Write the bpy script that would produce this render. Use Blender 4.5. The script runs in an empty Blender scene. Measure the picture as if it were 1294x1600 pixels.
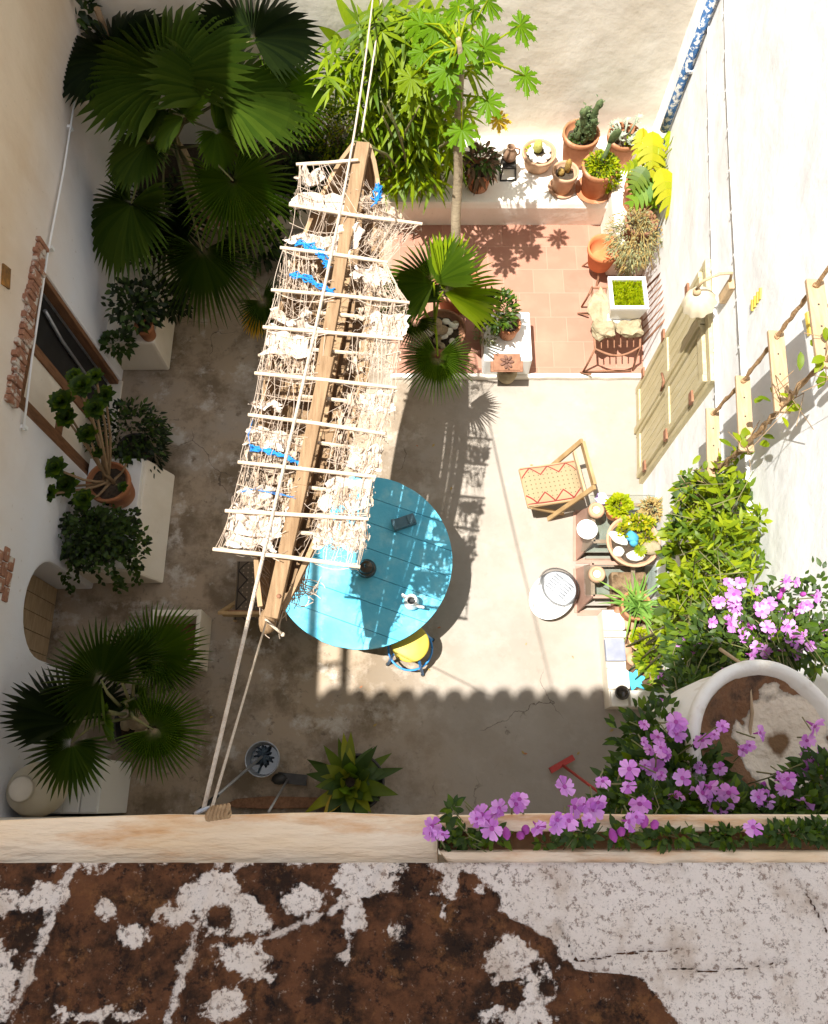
import bpy, bmesh, math, random
from mathutils import Vector, Matrix, noise as mn
R = math.radians
C = bpy.context.scene
# ------------------------------------------------------------------ camera, world, sun, exposure
H = 7.5; TILT = R(20); FPX = 1250.0; CX, CY = 647.0, 800.0
cam = bpy.data.cameras.new('camera'); camo = bpy.data.objects.new('camera', cam)
C.collection.objects.link(camo); C.camera = camo
camo.location = (0, 0, H); camo.rotation_euler = (TILT, 0, 0)
cam.sensor_fit = 'VERTICAL'; cam.sensor_height = 24; cam.lens = FPX/1600*24
cam.clip_start = .05; cam.clip_end = 2000
SUN = Vector((-.293, -.107, 1)).normalized()          # towards the sun
W = bpy.data.worlds.new('World'); C.world = W; W.use_nodes = True
wn = W.node_tree.nodes; sky = wn.new('ShaderNodeTexSky'); sky.sky_type = 'NISHITA'; sky.sun_disc = False
sky.sun_elevation = math.asin(SUN.z); sky.sun_rotation = math.atan2(SUN.x, SUN.y) % (2*math.pi)
hs = wn.new('ShaderNodeHueSaturation'); hs.inputs['Saturation'].default_value = .32      # hazy pale sky
W.node_tree.links.new(sky.outputs[0], hs.inputs['Color']); W.node_tree.links.new(hs.outputs[0], wn['Background'].inputs[0]); wn['Background'].inputs[1].default_value = .105
sl = bpy.data.lights.new('sun', 'SUN'); sl.energy = 4.3; sl.angle = R(.5); sl.color = (1, .97, .91)
so = bpy.data.objects.new('sun', sl); C.collection.objects.link(so); so.location = (-3, -1, 12)
so.rotation_euler = SUN.to_track_quat('Z', 'Y').to_euler()
C.view_settings.view_transform = 'Standard'; C.view_settings.look = 'None'; C.view_settings.gamma = 1
C.view_settings.exposure = 1.36
C.cycles.max_bounces = 10; C.cycles.diffuse_bounces = 5; C.cycles.transparent_max_bounces = 16
# ------------------------------------------------------------------ where a sight line meets the place
def ray(px, py):
    a = (px-CX)/FPX; b = (CY-py)/FPX; s, c = math.sin(TILT), math.cos(TILT)
    return Vector((a, s+b*c, -c+b*s))
def P(px, py, z=0.0):
    d = ray(px, py); return Vector((0, 0, H))+d*((z-H)/d.z)
def PXL(px, py, X):
    d = ray(px, py); return Vector((0, 0, H))+d*(X/d.x)
def PYL(px, py, Y):
    d = ray(px, py); return Vector((0, 0, H))+d*(Y/d.y)
def PD(px, py, D):
    return Vector((0, 0, H))+ray(px, py)*D
def XR(y, off=0.0): return 2.06+.085*y-off
def RW(px, py, off=0.0):                              # right wall plane
    d = ray(px, py); t = (2.06-off)/(d.x-.085*d.y); return Vector((0, 0, H))+d*t
XL, YF = -3.1, 7.08
V = Vector
Z = V((0, 0, 1))
rg = random.Random(11)
def U(a, b): return rg.uniform(a, b)
# ------------------------------------------------------------------ mesh builder
class G:
    def __init__(s): s.v = []; s.f = []; s.m = []; s.s = []
    def add(s, vs, fs, mi=0, sm=False):
        o = len(s.v); s.v += [V(p) for p in vs]
        for f in fs: s.f.append([i+o for i in f]); s.m.append(mi); s.s.append(sm)
    def box(s, c, d, mi=0, rz=0.0, M=None):
        M = M or Matrix.Rotation(rz, 3, 'Z'); c = V(c)
        vs = [c+M@V((x*d[0]/2, y*d[1]/2, z*d[2]/2)) for x in (-1, 1) for y in (-1, 1) for z in (-1, 1)]
        s.add(vs, [(0, 1, 3, 2), (4, 6, 7, 5), (0, 4, 5, 1), (2, 3, 7, 6), (0, 2, 6, 4), (1, 5, 7, 3)], mi)
    def bb(s, lo, hi, mi=0):
        s.box([(a+b)/2 for a, b in zip(lo, hi)], [b-a for a, b in zip(lo, hi)], mi)
    def bar(s, a, b, w, h, up=Z, mi=0):               # rectangular bar from a to b, w across, h along up
        a, b = V(a), V(b); x = (b-a); L = x.length; x.normalize(); y = up.cross(x)
        if y.length < 1e-4: y = V((0, 1, 0)).cross(x)
        y.normalize(); z = x.cross(y)
        s.box((a+b)/2, (L, w, h), mi, M=Matrix((x, y, z)).transposed())
    def tube(s, pts, r, n=7, mi=0, cap=True, sm=True):
        pts = [V(p) for p in pts]; k = len(pts)
        rr = r if isinstance(r, (list, tuple)) else [r]*k
        o = len(s.v); ref = None
        for i, p in enumerate(pts):
            t = (pts[min(i+1, k-1)]-pts[max(i-1, 0)])
            if t.length < 1e-7: t = V((0, 0, 1))
            t.normalize()
            if ref is None: ref = V((1, 0, 0)) if abs(t.x) < .8 else V((0, 1, 0))
            u = (ref-t*ref.dot(t)); u.normalize(); ref = u; w = t.cross(u)
            for j in range(n):
                a = 2*math.pi*j/n; s.v.append(p+(u*math.cos(a)+w*math.sin(a))*rr[i])
        for i in range(k-1):
            for j in range(n):
                s.f.append([o+i*n+j, o+i*n+(j+1) % n, o+(i+1)*n+(j+1) % n, o+(i+1)*n+j]); s.m.append(mi); s.s.append(sm)
        if cap:
            s.f.append([o+j for j in range(n)][::-1]); s.m.append(mi); s.s.append(False)
            s.f.append([o+(k-1)*n+j for j in range(n)]); s.m.append(mi); s.s.append(False)
    def lathe(s, prof, c, n=28, mi=0, sm=True, M=None, cap=True, wob=0.0):
        c = V(c); o = len(s.v); ph = U(0, 6)
        for r, z in prof:
            for j in range(n):
                a = 2*math.pi*j/n; q = r*(1+wob*math.sin(2*a+ph)+wob*.6*math.sin(5*a+ph*2))
                p = V((q*math.cos(a), q*math.sin(a), z))
                s.v.append(c+(M@p if M else p))
        k = len(prof)
        for i in range(k-1):
            for j in range(n):
                s.f.append([o+i*n+j, o+i*n+(j+1) % n, o+(i+1)*n+(j+1) % n, o+(i+1)*n+j]); s.m.append(mi); s.s.append(sm)
        if cap:
            s.f.append([o+j for j in range(n)][::-1]); s.m.append(mi); s.s.append(False)
            s.f.append([o+(k-1)*n+j for j in range(n)]); s.m.append(mi); s.s.append(False)
    def stone(s, c, d, mi=0, amp=.18, sub=2, rz=None):
        b = bmesh.new(); bmesh.ops.create_icosphere(b, subdivisions=sub, radius=1); sd = V((U(0, 50), U(0, 50), U(0, 50)))
        M = Matrix.Rotation(U(0, 6) if rz is None else rz, 3, 'Z'); c = V(c)
        b.verts.ensure_lookup_table()
        vs = []
        for v in b.verts:
            q = v.co*(1+amp*mn.noise(v.co*1.6+sd)); vs.append(c+M@V((q.x*d[0], q.y*d[1], q.z*d[2])))
        s.add(vs, [[v.index for v in f.verts] for f in b.faces], mi, True); b.free()
    def prism(s, poly, base, ax, ay, ext, mi=0):      # polygon (a,b) in plane base+a*ax+b*ay, extruded by ext
        n = len(poly); base, ax, ay, ext = V(base), V(ax), V(ay), V(ext)
        f = [base+ax*a+ay*b for a, b in poly]; k = [p+ext for p in f]
        s.add(f+k, [list(range(n))[::-1], list(range(n, 2*n))]+[[i, (i+1) % n, n+(i+1) % n, n+i] for i in range(n)], mi)
    # ---- leaves
    def leaf(s, b, d, nr, L, w, droop=.2, n=3, mi=0, fold=.12, blunt=.0):
        d = V(d).normalized(); nr = V(nr); nr = (nr-d*nr.dot(d))
        if nr.length < 1e-4: nr = V((1, 0, 0))-d*d.x
        nr.normalize(); sd = nr.cross(d); b = V(b); vs = [b]; fs = []
        for i in range(1, n):
            t = i/n; ww = w*.5*math.sin(math.pi*(t**(.75))*(1-blunt*.35))
            c = b+d*L*t-Z*droop*L*t*t
            vs += [c-sd*ww+nr*fold*ww, c, c+sd*ww+nr*fold*ww]
        vs.append(b+d*L-Z*droop*L)
        fs += [(0, 2, 1), (0, 3, 2)]
        for i in range(n-2):
            o = 1+3*i; fs += [(o, o+1, o+4, o+3), (o+1, o+2, o+5, o+4)]
        o = 1+3*(n-2); e = len(vs)-1; fs += [(o, o+1, e), (o+1, o+2, e)]
        s.add(vs, fs, mi, True)
    def fan(s, hub, tip, span=285, N=46, split=.50, up=Z, mi=0, droop=.12, roll=0.0, cup=.12):
        hub, tip = V(hub), V(tip); x = tip-hub; Rr = x.length; x.normalize()
        up = V(up); z = up-x*up.dot(x)
        z.normalize(); y = z.cross(x)
        if roll: q = Matrix.Rotation(roll, 3, x); y = q@y; z = q@z
        def pt(r, a, lift): 
            q = hub+(x*math.cos(a)+y*math.sin(a))*r+z*(lift+cup*Rr*(r/Rr)*abs(math.sin(a/2))*.5)
            return q-Z*droop*Rr*(r/Rr)**2.4
        sp = R(span); da = sp/N
        for i in range(N):
            a = -sp/2+da*(i+.5); k = (1-.28*(abs(a)/(sp/2))**2)*U(.94, 1.04); rl = Rr*k; r1 = Rr*split*k*U(.95, 1.03)
            h = da/2*1.02; pl = .026*Rr/.5
            j = U(-.02, .02)
            vs = [pt(.02, a, 0), pt(r1*.5, a-h, -pl*.5), pt(r1*.5, a, pl*.5), pt(r1*.5, a+h, -pl*.5),
                  pt(r1, a-h, -pl), pt(r1, a, pl), pt(r1, a+h, -pl),
                  pt((r1+rl)/2, a-h*.52+j, -pl*.4), pt((r1+rl)/2, a+j, pl), pt((r1+rl)/2, a+h*.52+j, -pl*.4), pt(rl, a+j*1.6, 0)-Z*U(0, .05)*Rr]
            s.add(vs, [(0, 2, 1), (0, 3, 2), (1, 2, 5, 4), (2, 3, 6, 5), (4, 5, 8, 7), (5, 6, 9, 8), (7, 8, 10), (8, 9, 10)], mi, False)
    def palmate(s, c, d, nr, Rr, lobes=9, mi=0, droop=.25, sub=3, depth=.45):  # papaya-like leaf
        d = V(d).normalized(); nr = V(nr); nr = (nr-d*nr.dot(d)).normalized(); e = nr.cross(d); c = V(c)
        pts = []; span = R(310)
        for i in range(lobes):
            a0 = -span/2+span*i/(lobes-1); k = Rr*(1-.35*(abs(a0)/(span/2))**1.5)*U(.92, 1.06); ha = span/(lobes-1)/2
            for (fa, fr) in ((-1, .30), (-.62, .52), (-.95, .66), (-.36, .70), (-.46, .86), (-.12, .84), (0, 1), (.12, .84), (.46, .86), (.36, .70), (.95, .66), (.62, .52)):
                pts.append((a0+fa*ha*.95*U(.9, 1.05), k*fr))
            pts[-12] = (a0-ha, k*(1-depth)*.62)
        vs = [c]; fs = []
        for a, r in pts:
            vs.append(c+(d*math.cos(a)+e*math.sin(a))*r-Z*droop*Rr*(r/Rr)**2+nr*.035*Rr*math.cos(a*lobes*1.16))
        for i in range(len(pts)-1): fs.append((0, i+1, i+2))
        s.add(vs, fs, mi, False)
    def pinnate(s, b, d, nr, L, w, nl=7, mi=0, droop=.3):  # monstera-like leaf with slits
        d = V(d).normalized(); nr = V(nr); nr = (nr-d*nr.dot(d)).normalized(); e = nr.cross(d); b = V(b)
        def mp(t, q): return b+d*L*t+e*q-Z*droop*L*t*t-Z*.25*abs(q)*abs(q)/w
        for sd in (-1, 1):
            for i in range(nl):
                t0 = i/nl; t1 = (i+.74)/nl; ww = w*.5*math.sin(math.pi*min(1, .12+.86*(i+.6)/nl))**.6; k = .13
                s.add([mp(t0, 0), mp((i+1)/nl, 0), mp(t1+k*.8, sd*ww*.6), mp(t1+k*1.2, sd*ww), mp(t0+k*1.5, sd*ww*.95), mp(t0+k*.5, sd*ww*.55)],
                      [(0, 1, 2, 5), (5, 2, 3, 4)] if sd < 0 else [(0, 5, 2, 1), (5, 4, 3, 2)], mi, True)
    def cloud(s, c, rad, n, L, w, mi=0, up=.4, droop=.25, shell=.35, nseg=3, mis=None, blunt=0, flat=0.0):
        c = V(c)
        for _ in range(n):
            q = V((rg.gauss(0, 1), rg.gauss(0, 1), rg.gauss(0, 1))).normalized(); r = U(shell, 1)**.6
            p = c+V((q.x*rad[0], q.y*rad[1], q.z*rad[2]))*r
            d = (q+V((U(-1, 1), U(-1, 1), U(-.6, .6)))*.8+Z*up*U(0, 1)).normalized()
            if flat: d.z *= (1-flat)
            nr = V((U(-.6, .6), U(-.6, .6), 1)); k = U(.65, 1.15)
            s.leaf(p, d, nr, L*k, w*k, droop*U(.3, 1.5), nseg, rg.choice(mis) if mis else mi, .15, blunt)
    def bloom(s, c, nr, r, mi=0, mc=1, n=5):
        nr = V(nr).normalized(); a = nr.orthogonal().normalized(); b = nr.cross(a); c = V(c); ph = U(0, 6)
        for i in range(n):
            t = ph+2*math.pi*i/n; vs = [c-nr*r*.25]; 
            for k, (da, rr, zz) in enumerate(((-.62, .62, .02), (-.45, .95, .10), (-.12, 1.0, -.02), (0, .93, .0), (.14, 1.02, .0), (.47, .94, .1), (.62, .62, .02))):
                q = t+da*U(.95, 1.05); vs.append(c+(a*math.cos(q)+b*math.sin(q))*r*rr*U(.94, 1.06)+nr*r*(zz+U(-.16, .16)))
            s.add(vs, [(0, k+1, k+2) for k in range(6)], mi, True)
        s.lathe([(r*.22, 0), (r*.12, -r*.5), (r*.06, -r*.9)], c-nr*r*.1, 7, mi=mc, M=Matrix((a, b, nr)).transposed(), cap=True)
    def build(s, name, mats, parent=None, origin=None, bevel=0.0, kind=None):
        me = bpy.data.meshes.new(name)
        root = parent
        o = V(origin) if origin is not None else V((0, 0, 0))
        if parent is not None: o = V(parent['_o'])
        me.from_pydata([v-o for v in s.v], [], s.f)
        ms = mats if isinstance(mats, (list, tuple)) else [mats]
        for m in ms: me.materials.append(m)
        me.polygons.foreach_set('material_index', s.m); me.polygons.foreach_set('use_smooth', s.s)
        if bevel:
            b = bmesh.new(); b.from_mesh(me); bmesh.ops.recalc_face_normals(b, faces=b.faces)
            es = [e for e in b.edges if len(e.link_faces) == 2 and e.calc_face_angle(0) > .5]
            bmesh.ops.bevel(b, geom=es, offset=bevel, segments=2, profile=.6, affect='EDGES', clamp_overlap=True)
            b.to_mesh(me); b.free()
        me.update()
        ob = bpy.data.objects.new(name, me); C.collection.objects.link(ob)
        if parent is not None: ob.parent = parent
        else: ob.location = o
        ob['_o'] = tuple(o)
        if kind: ob['kind'] = kind
        return ob
def tag(o, label, cat, group=None):
    o['label'] = label; o['category'] = cat
    if group: o['group'] = group
    return o
def thing(name, label, cat, loc, group=None):
    o = bpy.data.objects.new(name, None); C.collection.objects.link(o); o.location = V(loc); o['_o'] = tuple(V(loc))
    o.empty_display_size = .1
    return tag(o, label, cat, group)
# ------------------------------------------------------------------ materials
def mat(name, c1, c2=None, rough=.8, scale=6.0, bump=.0, bscale=30.0, c3=None, s3=2.0, t3=(.5, .62), island=False, trans=0.0, metal=0.0, spec=.3, bdist=.01, stretch=None, detail=6, coat=0.0):
    m = bpy.data.materials.new(name); m.use_nodes = True; nt = m.node_tree; N = nt.nodes; Lk = nt.links.new
    bs = N['Principled BSDF']; out = N['Material Output']
    bs.inputs['Roughness'].default_value = rough; bs.inputs['Metallic'].default_value = metal; bs.inputs['Specular IOR Level'].default_value = spec
    if coat: bs.inputs['Coat Weight'].default_value = coat
    tc = N.new('ShaderNodeTexCoord'); co = tc.outputs['Object']
    if stretch:
        mp = N.new('ShaderNodeMapping'); mp.inputs['Scale'].default_value = stretch; Lk(co, mp.inputs[0]); co = mp.outputs[0]
    n1 = N.new('ShaderNodeTexNoise'); n1.inputs['Scale'].default_value = scale; n1.inputs['Detail'].default_value = detail; Lk(co, n1.inputs['Vector'])
    rp = N.new('ShaderNodeValToRGB'); rp.color_ramp.elements[0].position = .32; rp.color_ramp.elements[1].position = .68
    rp.color_ramp.elements[0].color = (*c1, 1); rp.color_ramp.elements[1].color = (*(c2 or c1), 1)
    fac = n1.outputs[0]
    if island:
        g = N.new('ShaderNodeNewGeometry'); mx = N.new('ShaderNodeMath'); mx.operation = 'MULTIPLY_ADD'; mx.inputs[1].default_value = .75
        m2 = N.new('ShaderNodeMath'); m2.operation = 'MULTIPLY'; m2.inputs[1].default_value = .25; Lk(n1.outputs[0], m2.inputs[0])
        Lk(g.outputs['Random Per Island'], mx.inputs[0]); Lk(m2.outputs[0], mx.inputs[2]); fac = mx.outputs[0]
        rp.color_ramp.elements[0].position = .1; rp.color_ramp.elements[1].position = .9
    Lk(fac, rp.inputs[0]); col = rp.outputs[0]
    if c3:
        n3 = N.new('ShaderNodeTexNoise'); n3.inputs['Scale'].default_value = s3; n3.inputs['Detail'].default_value = 8; n3.inputs['Roughness'].default_value = .65; Lk(co, n3.inputs['Vector'])
        r3 = N.new('ShaderNodeMapRange'); r3.inputs[1].default_value = t3[0]; r3.inputs[2].default_value = t3[1]; Lk(n3.outputs[0], r3.inputs[0])
        x = N.new('ShaderNodeMixRGB'); Lk(r3.outputs[0], x.inputs[0]); Lk(col, x.inputs[1]); x.inputs[2].default_value = (*c3, 1); col = x.outputs[0]
    Lk(col, bs.inputs['Base Color'])
    if bump:
        nb = N.new('ShaderNodeTexNoise'); nb.inputs['Scale'].default_value = bscale; nb.inputs['Detail'].default_value = 6; Lk(co, nb.inputs['Vector'])
        bp = N.new('ShaderNodeBump'); bp.inputs['Strength'].default_value = bump; bp.inputs['Distance'].default_value = bdist
        Lk(nb.outputs[0], bp.inputs['Height']); Lk(bp.outputs[0], bs.inputs['Normal'])
    if trans:
        tr = N.new('ShaderNodeBsdfTranslucent'); hs = N.new('ShaderNodeHueSaturation'); hs.inputs['Saturation'].default_value = 1.15; hs.inputs['Value'].default_value = 1.5
        Lk(col, hs.inputs['Color']); Lk(hs.outputs[0], tr.inputs[0]); mx = N.new('ShaderNodeMixShader'); mx.inputs[0].default_value = trans
        Lk(bs.outputs[0], mx.inputs[1]); Lk(tr.outputs[0], mx.inputs[2]); Lk(mx.outputs[0], out.inputs[0])
    m.diffuse_color = (*c1, 1)
    return m
M = {}
def leafmat(k, a, b, tr=.3, rough=.45): M[k] = mat(k, a, b, rough, 9, .0, island=True, trans=tr, spec=.2); return M[k]
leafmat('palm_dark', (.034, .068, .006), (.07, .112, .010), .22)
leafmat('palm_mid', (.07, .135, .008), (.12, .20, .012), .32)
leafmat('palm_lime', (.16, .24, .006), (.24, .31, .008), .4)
leafmat('bamboo', (.06, .13, .003), (.25, .33, .005), .45)
leafmat('papaya', (.06, .17, .003), (.15, .26, .005), .45)
leafmat('lime', (.22, .30, .004), (.38, .40, .006), .4)
leafmat('yellow', (.42, .36, .01), (.30, .32, .01), .4)
leafmat('ochre', (.5, .3, .02), (.55, .4, .05), .35)
leafmat('green', (.04, .085, .005), (.11, .165, .008), .3)
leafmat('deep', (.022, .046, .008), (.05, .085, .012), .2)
leafmat('shade', (.007, .014, .004), (.018, .03, .006), .12)  # darkest copy of the leaf colours, deep shade put into it
leafmat('grey', (.16, .17, .08), (.26, .26, .13), .2, .7)
leafmat('dry', (.28, .18, .06), (.38, .28, .1), .15, .8)
leafmat('vine', (.08, .14, .004), (.28, .33, .010), .4)
leafmat('agave', (.07, .11, .006), (.24, .25, .015), .25)
leafmat('frondgrass', (.09, .2, .03), (.2, .33, .06), .3)
leafmat('petal', (.46, .13, .50), (.74, .40, .76), .35, .6)
leafmat('petal_core', (.35, .05, .3), (.4, .08, .34), .1, .6)
M['stem'] = mat('stem', (.13, .15, .05), (.2, .17, .08), .8, 12)
M['bark'] = mat('bark', (.22, .17, .11), (.33, .26, .17), .9, 18, .5, 40, stretch=(1, 1, 4))
M['twig'] = mat('twig', (.23, .15, .08), (.3, .2, .11), .85, 14)
M['cactus'] = mat('cactus', (.05, .08, .03), (.10, .13, .05), .7, 30, .6, 90)
M['soil'] = mat('soil', (.035, .024, .016), (.07, .05, .032), .95, 40, .8, 60)
M['drysoil'] = mat('drysoil', (.10, .055, .03), (.17, .095, .05), .95, 25, .8, 50, c3=(.07, .045, .03), s3=5)
M['terra'] = mat('terra', (.33, .125, .055), (.43, .19, .09), .85, 7, .15, 60, c3=(.58, .4, .28), s3=5, t3=(.55, .75))
M['terra_pale'] = mat('terra_pale', (.40, .235, .14), (.48, .30, .19), .85, 8, .15, 60, c3=(.42, .22, .13), s3=4, t3=(.55, .75))
M['terra_red'] = mat('terra_red', (.5, .15, .05), (.58, .2, .08), .8, 8, .1, 60)
M['white'] = mat('white', (.78, .77, .73), (.8, .79, .76), .6, 5, .1, 40)
M['ceramic'] = mat('ceramic', (.8, .79, .76), None, .25, 5, spec=.5)
M['pebble'] = mat('pebble', (.78, .75, .68), (.7, .66, .58), .7, 6)
M['stone'] = mat('stone', (.24, .19, .11), (.38, .32, .21), .9, 8, .7, 25, c3=(.36, .29, .18), s3=6, bdist=.02)
M['darkmetal'] = mat('darkmetal', (.03, .028, .026), (.05, .045, .04), .5, 20, metal=.3)
M['rust'] = mat('rust', (.2, .09, .05), (.28, .14, .08), .8, 20, .3, 70)
M['bronze'] = mat('bronze', (.33, .2, .15), (.4, .25, .19), .45, 10, metal=.3)
M['wood_pale'] = mat('wood_pale', (.36, .25, .14), (.48, .35, .21), .8, 6, .3, 40, stretch=(6, 1, 6))
M['wood_boat'] = mat('wood_boat', (.17, .105, .055), (.38, .25, .14), .85, 7, .5, 30, island=True, stretch=(6, 1, 6))
M['wood_beam'] = mat('wood_beam', (.19, .115, .058), (.30, .195, .108), .85, 5, .5, 30, stretch=(9, .8, 9))
M['stick'] = mat('stick', (.48, .38, .27), (.58, .48, .36), .8, 10, .2, 40)
M['wood_chair'] = mat('wood_chair', (.28, .175, .075), (.40, .27, .13), .6, 7, .2, 40)
M['wood_door'] = mat('wood_door', (.14, .065, .03), (.24, .115, .055), .7, 8, .4, 30, stretch=(6, 6, 1))
M['plank_rung'] = mat('plank_rung', (.34, .225, .125), (.44, .31, .19), .8, 6, .3, 40, stretch=(8, 1.2, 8))
M['rope'] = mat('rope', (.5, .4, .3), (.62, .52, .4), .95, 60, .8, 120)
M['rope_brown'] = mat('rope_brown', (.26, .15, .07), (.42, .27, .14), .95, 60, .8, 120)
M['cord'] = mat('cord', (.40, .30, .22), (.58, .48, .39), .95, 20, island=True)
M['blue'] = mat('blue', (.01, .16, .5), (.02, .24, .62), .7, 20, .5, 60)
M['black'] = mat('black', (.012, .012, .012), (.02, .02, .02), .5, 10)
M['grout'] = mat('grout', (.7, .66, .6), (.76, .72, .66), .9, 12, .3, 30)
M['slate'] = mat('slate', (.2, .21, .27), (.27, .28, .33), .6, 10, .2, 40)
M['blueplastic'] = mat('blueplastic', (.03, .22, .6), (.05, .28, .66), .4, 10)
M['yellowseat'] = mat('yellowseat', (.5, .38, .05), (.56, .44, .08), .5, 10)
M['bluerock'] = mat('bluerock', (.04, .25, .42), (.08, .33, .5), .7, 20)
M['turq'] = mat('turq', (.05, .45, .68), (.07, .5, .72), .5, 10)
M['redplastic'] = mat('redplastic', (.35, .035, .03), (.42, .05, .04), .5, 10)
M['lilac'] = mat('lilac', (.5, .38, .72), (.55, .43, .76), .5, 10)
M['galv'] = mat('galv', (.3, .31, .33), (.4, .41, .43), .4, 15, metal=.6)
M['plastic_white'] = mat('plastic_white', (.8, .79, .76), None, .35, 5, spec=.5)
M['brick'] = mat('brick', (.28, .13, .08), (.4, .2, .12), .95, 14, .9, 40, c3=(.6, .53, .45), s3=9, t3=(.52, .6), bdist=.02)
M['jar_white'] = mat('jar_white', (.70, .66, .57), (.78, .74, .66), .75, 5, .45, 25, c3=(.48, .38, .26), s3=7, t3=(.52, .70))
M['shell'] = mat('shell', (.56, .50, .37), (.64, .58, .45), .5, 8, trans=.25)
def glass(name, col, rough=.02, mixf=.8):
    m = bpy.data.materials.new(name); m.use_nodes = True; N = m.node_tree.nodes; Lk = m.node_tree.links.new
    tr = N.new('ShaderNodeBsdfTransparent'); tr.inputs[0].default_value = (*col, 1); gl = N.new('ShaderNodeBsdfGlossy'); gl.inputs['Roughness'].default_value = rough
    fr = N.new('ShaderNodeFresnel'); fr.inputs[0].default_value = 1.45; mx = N.new('ShaderNodeMixShader')
    Lk(fr.outputs[0], mx.inputs[0]); Lk(tr.outputs[0], mx.inputs[1]); Lk(gl.outputs[0], mx.inputs[2]); Lk(mx.outputs[0], N['Material Output'].inputs[0]); return m
M['glass'] = glass('glass', (.88, .93, .91)); M['clear'] = glass('clear_plastic', (.82, .83, .85), .1)
def add_nodes(m):
    nt = m.node_tree; return nt.nodes, nt.links.new, nt.nodes['Principled BSDF']
def plaster(name, base, dirty, low=None, zlo=0, zhi=1, bump=.5):
    m = bpy.data.materials.new(name); m.use_nodes = True; N, Lk, bs = add_nodes(m)
    bs.inputs['Roughness'].default_value = .9; bs.inputs['Specular IOR Level'].default_value = .15
    g = N.new('ShaderNodeNewGeometry'); mp = N.new('ShaderNodeMapping'); mp.inputs['Scale'].default_value = (1, 1, .45); Lk(g.outputs['Position'], mp.inputs[0])
    n = N.new('ShaderNodeTexNoise'); n.inputs['Scale'].default_value = 1.3; n.inputs['Detail'].default_value = 9; n.inputs['Roughness'].default_value = .62; Lk(mp.outputs[0], n.inputs['Vector'])
    r = N.new('ShaderNodeMapRange'); r.inputs[1].default_value = .42; r.inputs[2].default_value = .78; Lk(n.outputs[0], r.inputs[0])
    x = N.new('ShaderNodeMixRGB'); Lk(r.outputs[0], x.inputs[0]); x.inputs[1].default_value = (*base, 1); x.inputs[2].default_value = (*dirty, 1); col = x.outputs[0]
    if low:
        sp = N.new('ShaderNodeSeparateXYZ'); Lk(g.outputs['Position'], sp.inputs[0])
        ad = N.new('ShaderNodeMath'); ad.operation = 'MULTIPLY_ADD'; ad.inputs[1].default_value = .5; Lk(n.outputs[0], ad.inputs[0]); Lk(sp.outputs[2], ad.inputs[2])
        rr = N.new('ShaderNodeMapRange'); rr.inputs[1].default_value = zlo+.25; rr.inputs[2].default_value = zhi+.25; Lk(ad.outputs[0], rr.inputs[0])
        y = N.new('ShaderNodeMixRGB'); Lk(rr.outputs[0], y.inputs[0]); y.inputs[1].default_value = (*low, 1); Lk(col, y.inputs[2]); col = y.outputs[0]
    n2 = N.new('ShaderNodeTexNoise'); n2.inputs['Scale'].default_value = 22; n2.inputs['Detail'].default_value = 4; Lk(g.outputs['Position'], n2.inputs['Vector'])
    r2 = N.new('ShaderNodeMapRange'); r2.inputs[1].default_value = .68; r2.inputs[2].default_value = .76; r2.inputs[4].default_value = .35; Lk(n2.outputs[0], r2.inputs[0])
    z = N.new('ShaderNodeMixRGB'); Lk(r2.outputs[0], z.inputs[0]); Lk(col, z.inputs[1]); z.inputs[2].default_value = (*[c*.6 for c in dirty], 1); col = z.outputs[0]
    Lk(col, bs.inputs['Base Color'])
    b1 = N.new('ShaderNodeTexNoise'); b1.inputs['Scale'].default_value = 3.2; b1.inputs['Detail'].default_value = 7; Lk(g.outputs['Position'], b1.inputs['Vector'])
    b = N.new('ShaderNodeBump'); b.inputs['Strength'].default_value = bump; b.inputs['Distance'].default_value = .06; Lk(b1.outputs[0], b.inputs['Height']); Lk(b.outputs[0], bs.inputs['Normal'])
    return m
M['wall_right'] = plaster('plaster_bright', (.76, .755, .745), (.70, .69, .67), bump=.3)
M['wall_far'] = plaster('plaster_far', (.78, .73, .64), (.68, .60, .48), bump=.25)
M['wall_left'] = plaster('plaster_cream', (.72, .58, .42), (.60, .44, .29), low=(.76, .76, .78), zlo=1.3, zhi=2.5, bump=.3)
M['bench'] = plaster('plaster_bench', (.8, .76, .68), (.68, .6, .48), bump=.4)
M['plinth'] = plaster('plaster_plinth', (.74, .68, .58), (.6, .52, .4), bump=.3)
M['near'] = plaster('plaster_near', (.74, .68, .58), (.6, .5, .38), bump=.3)
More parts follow.
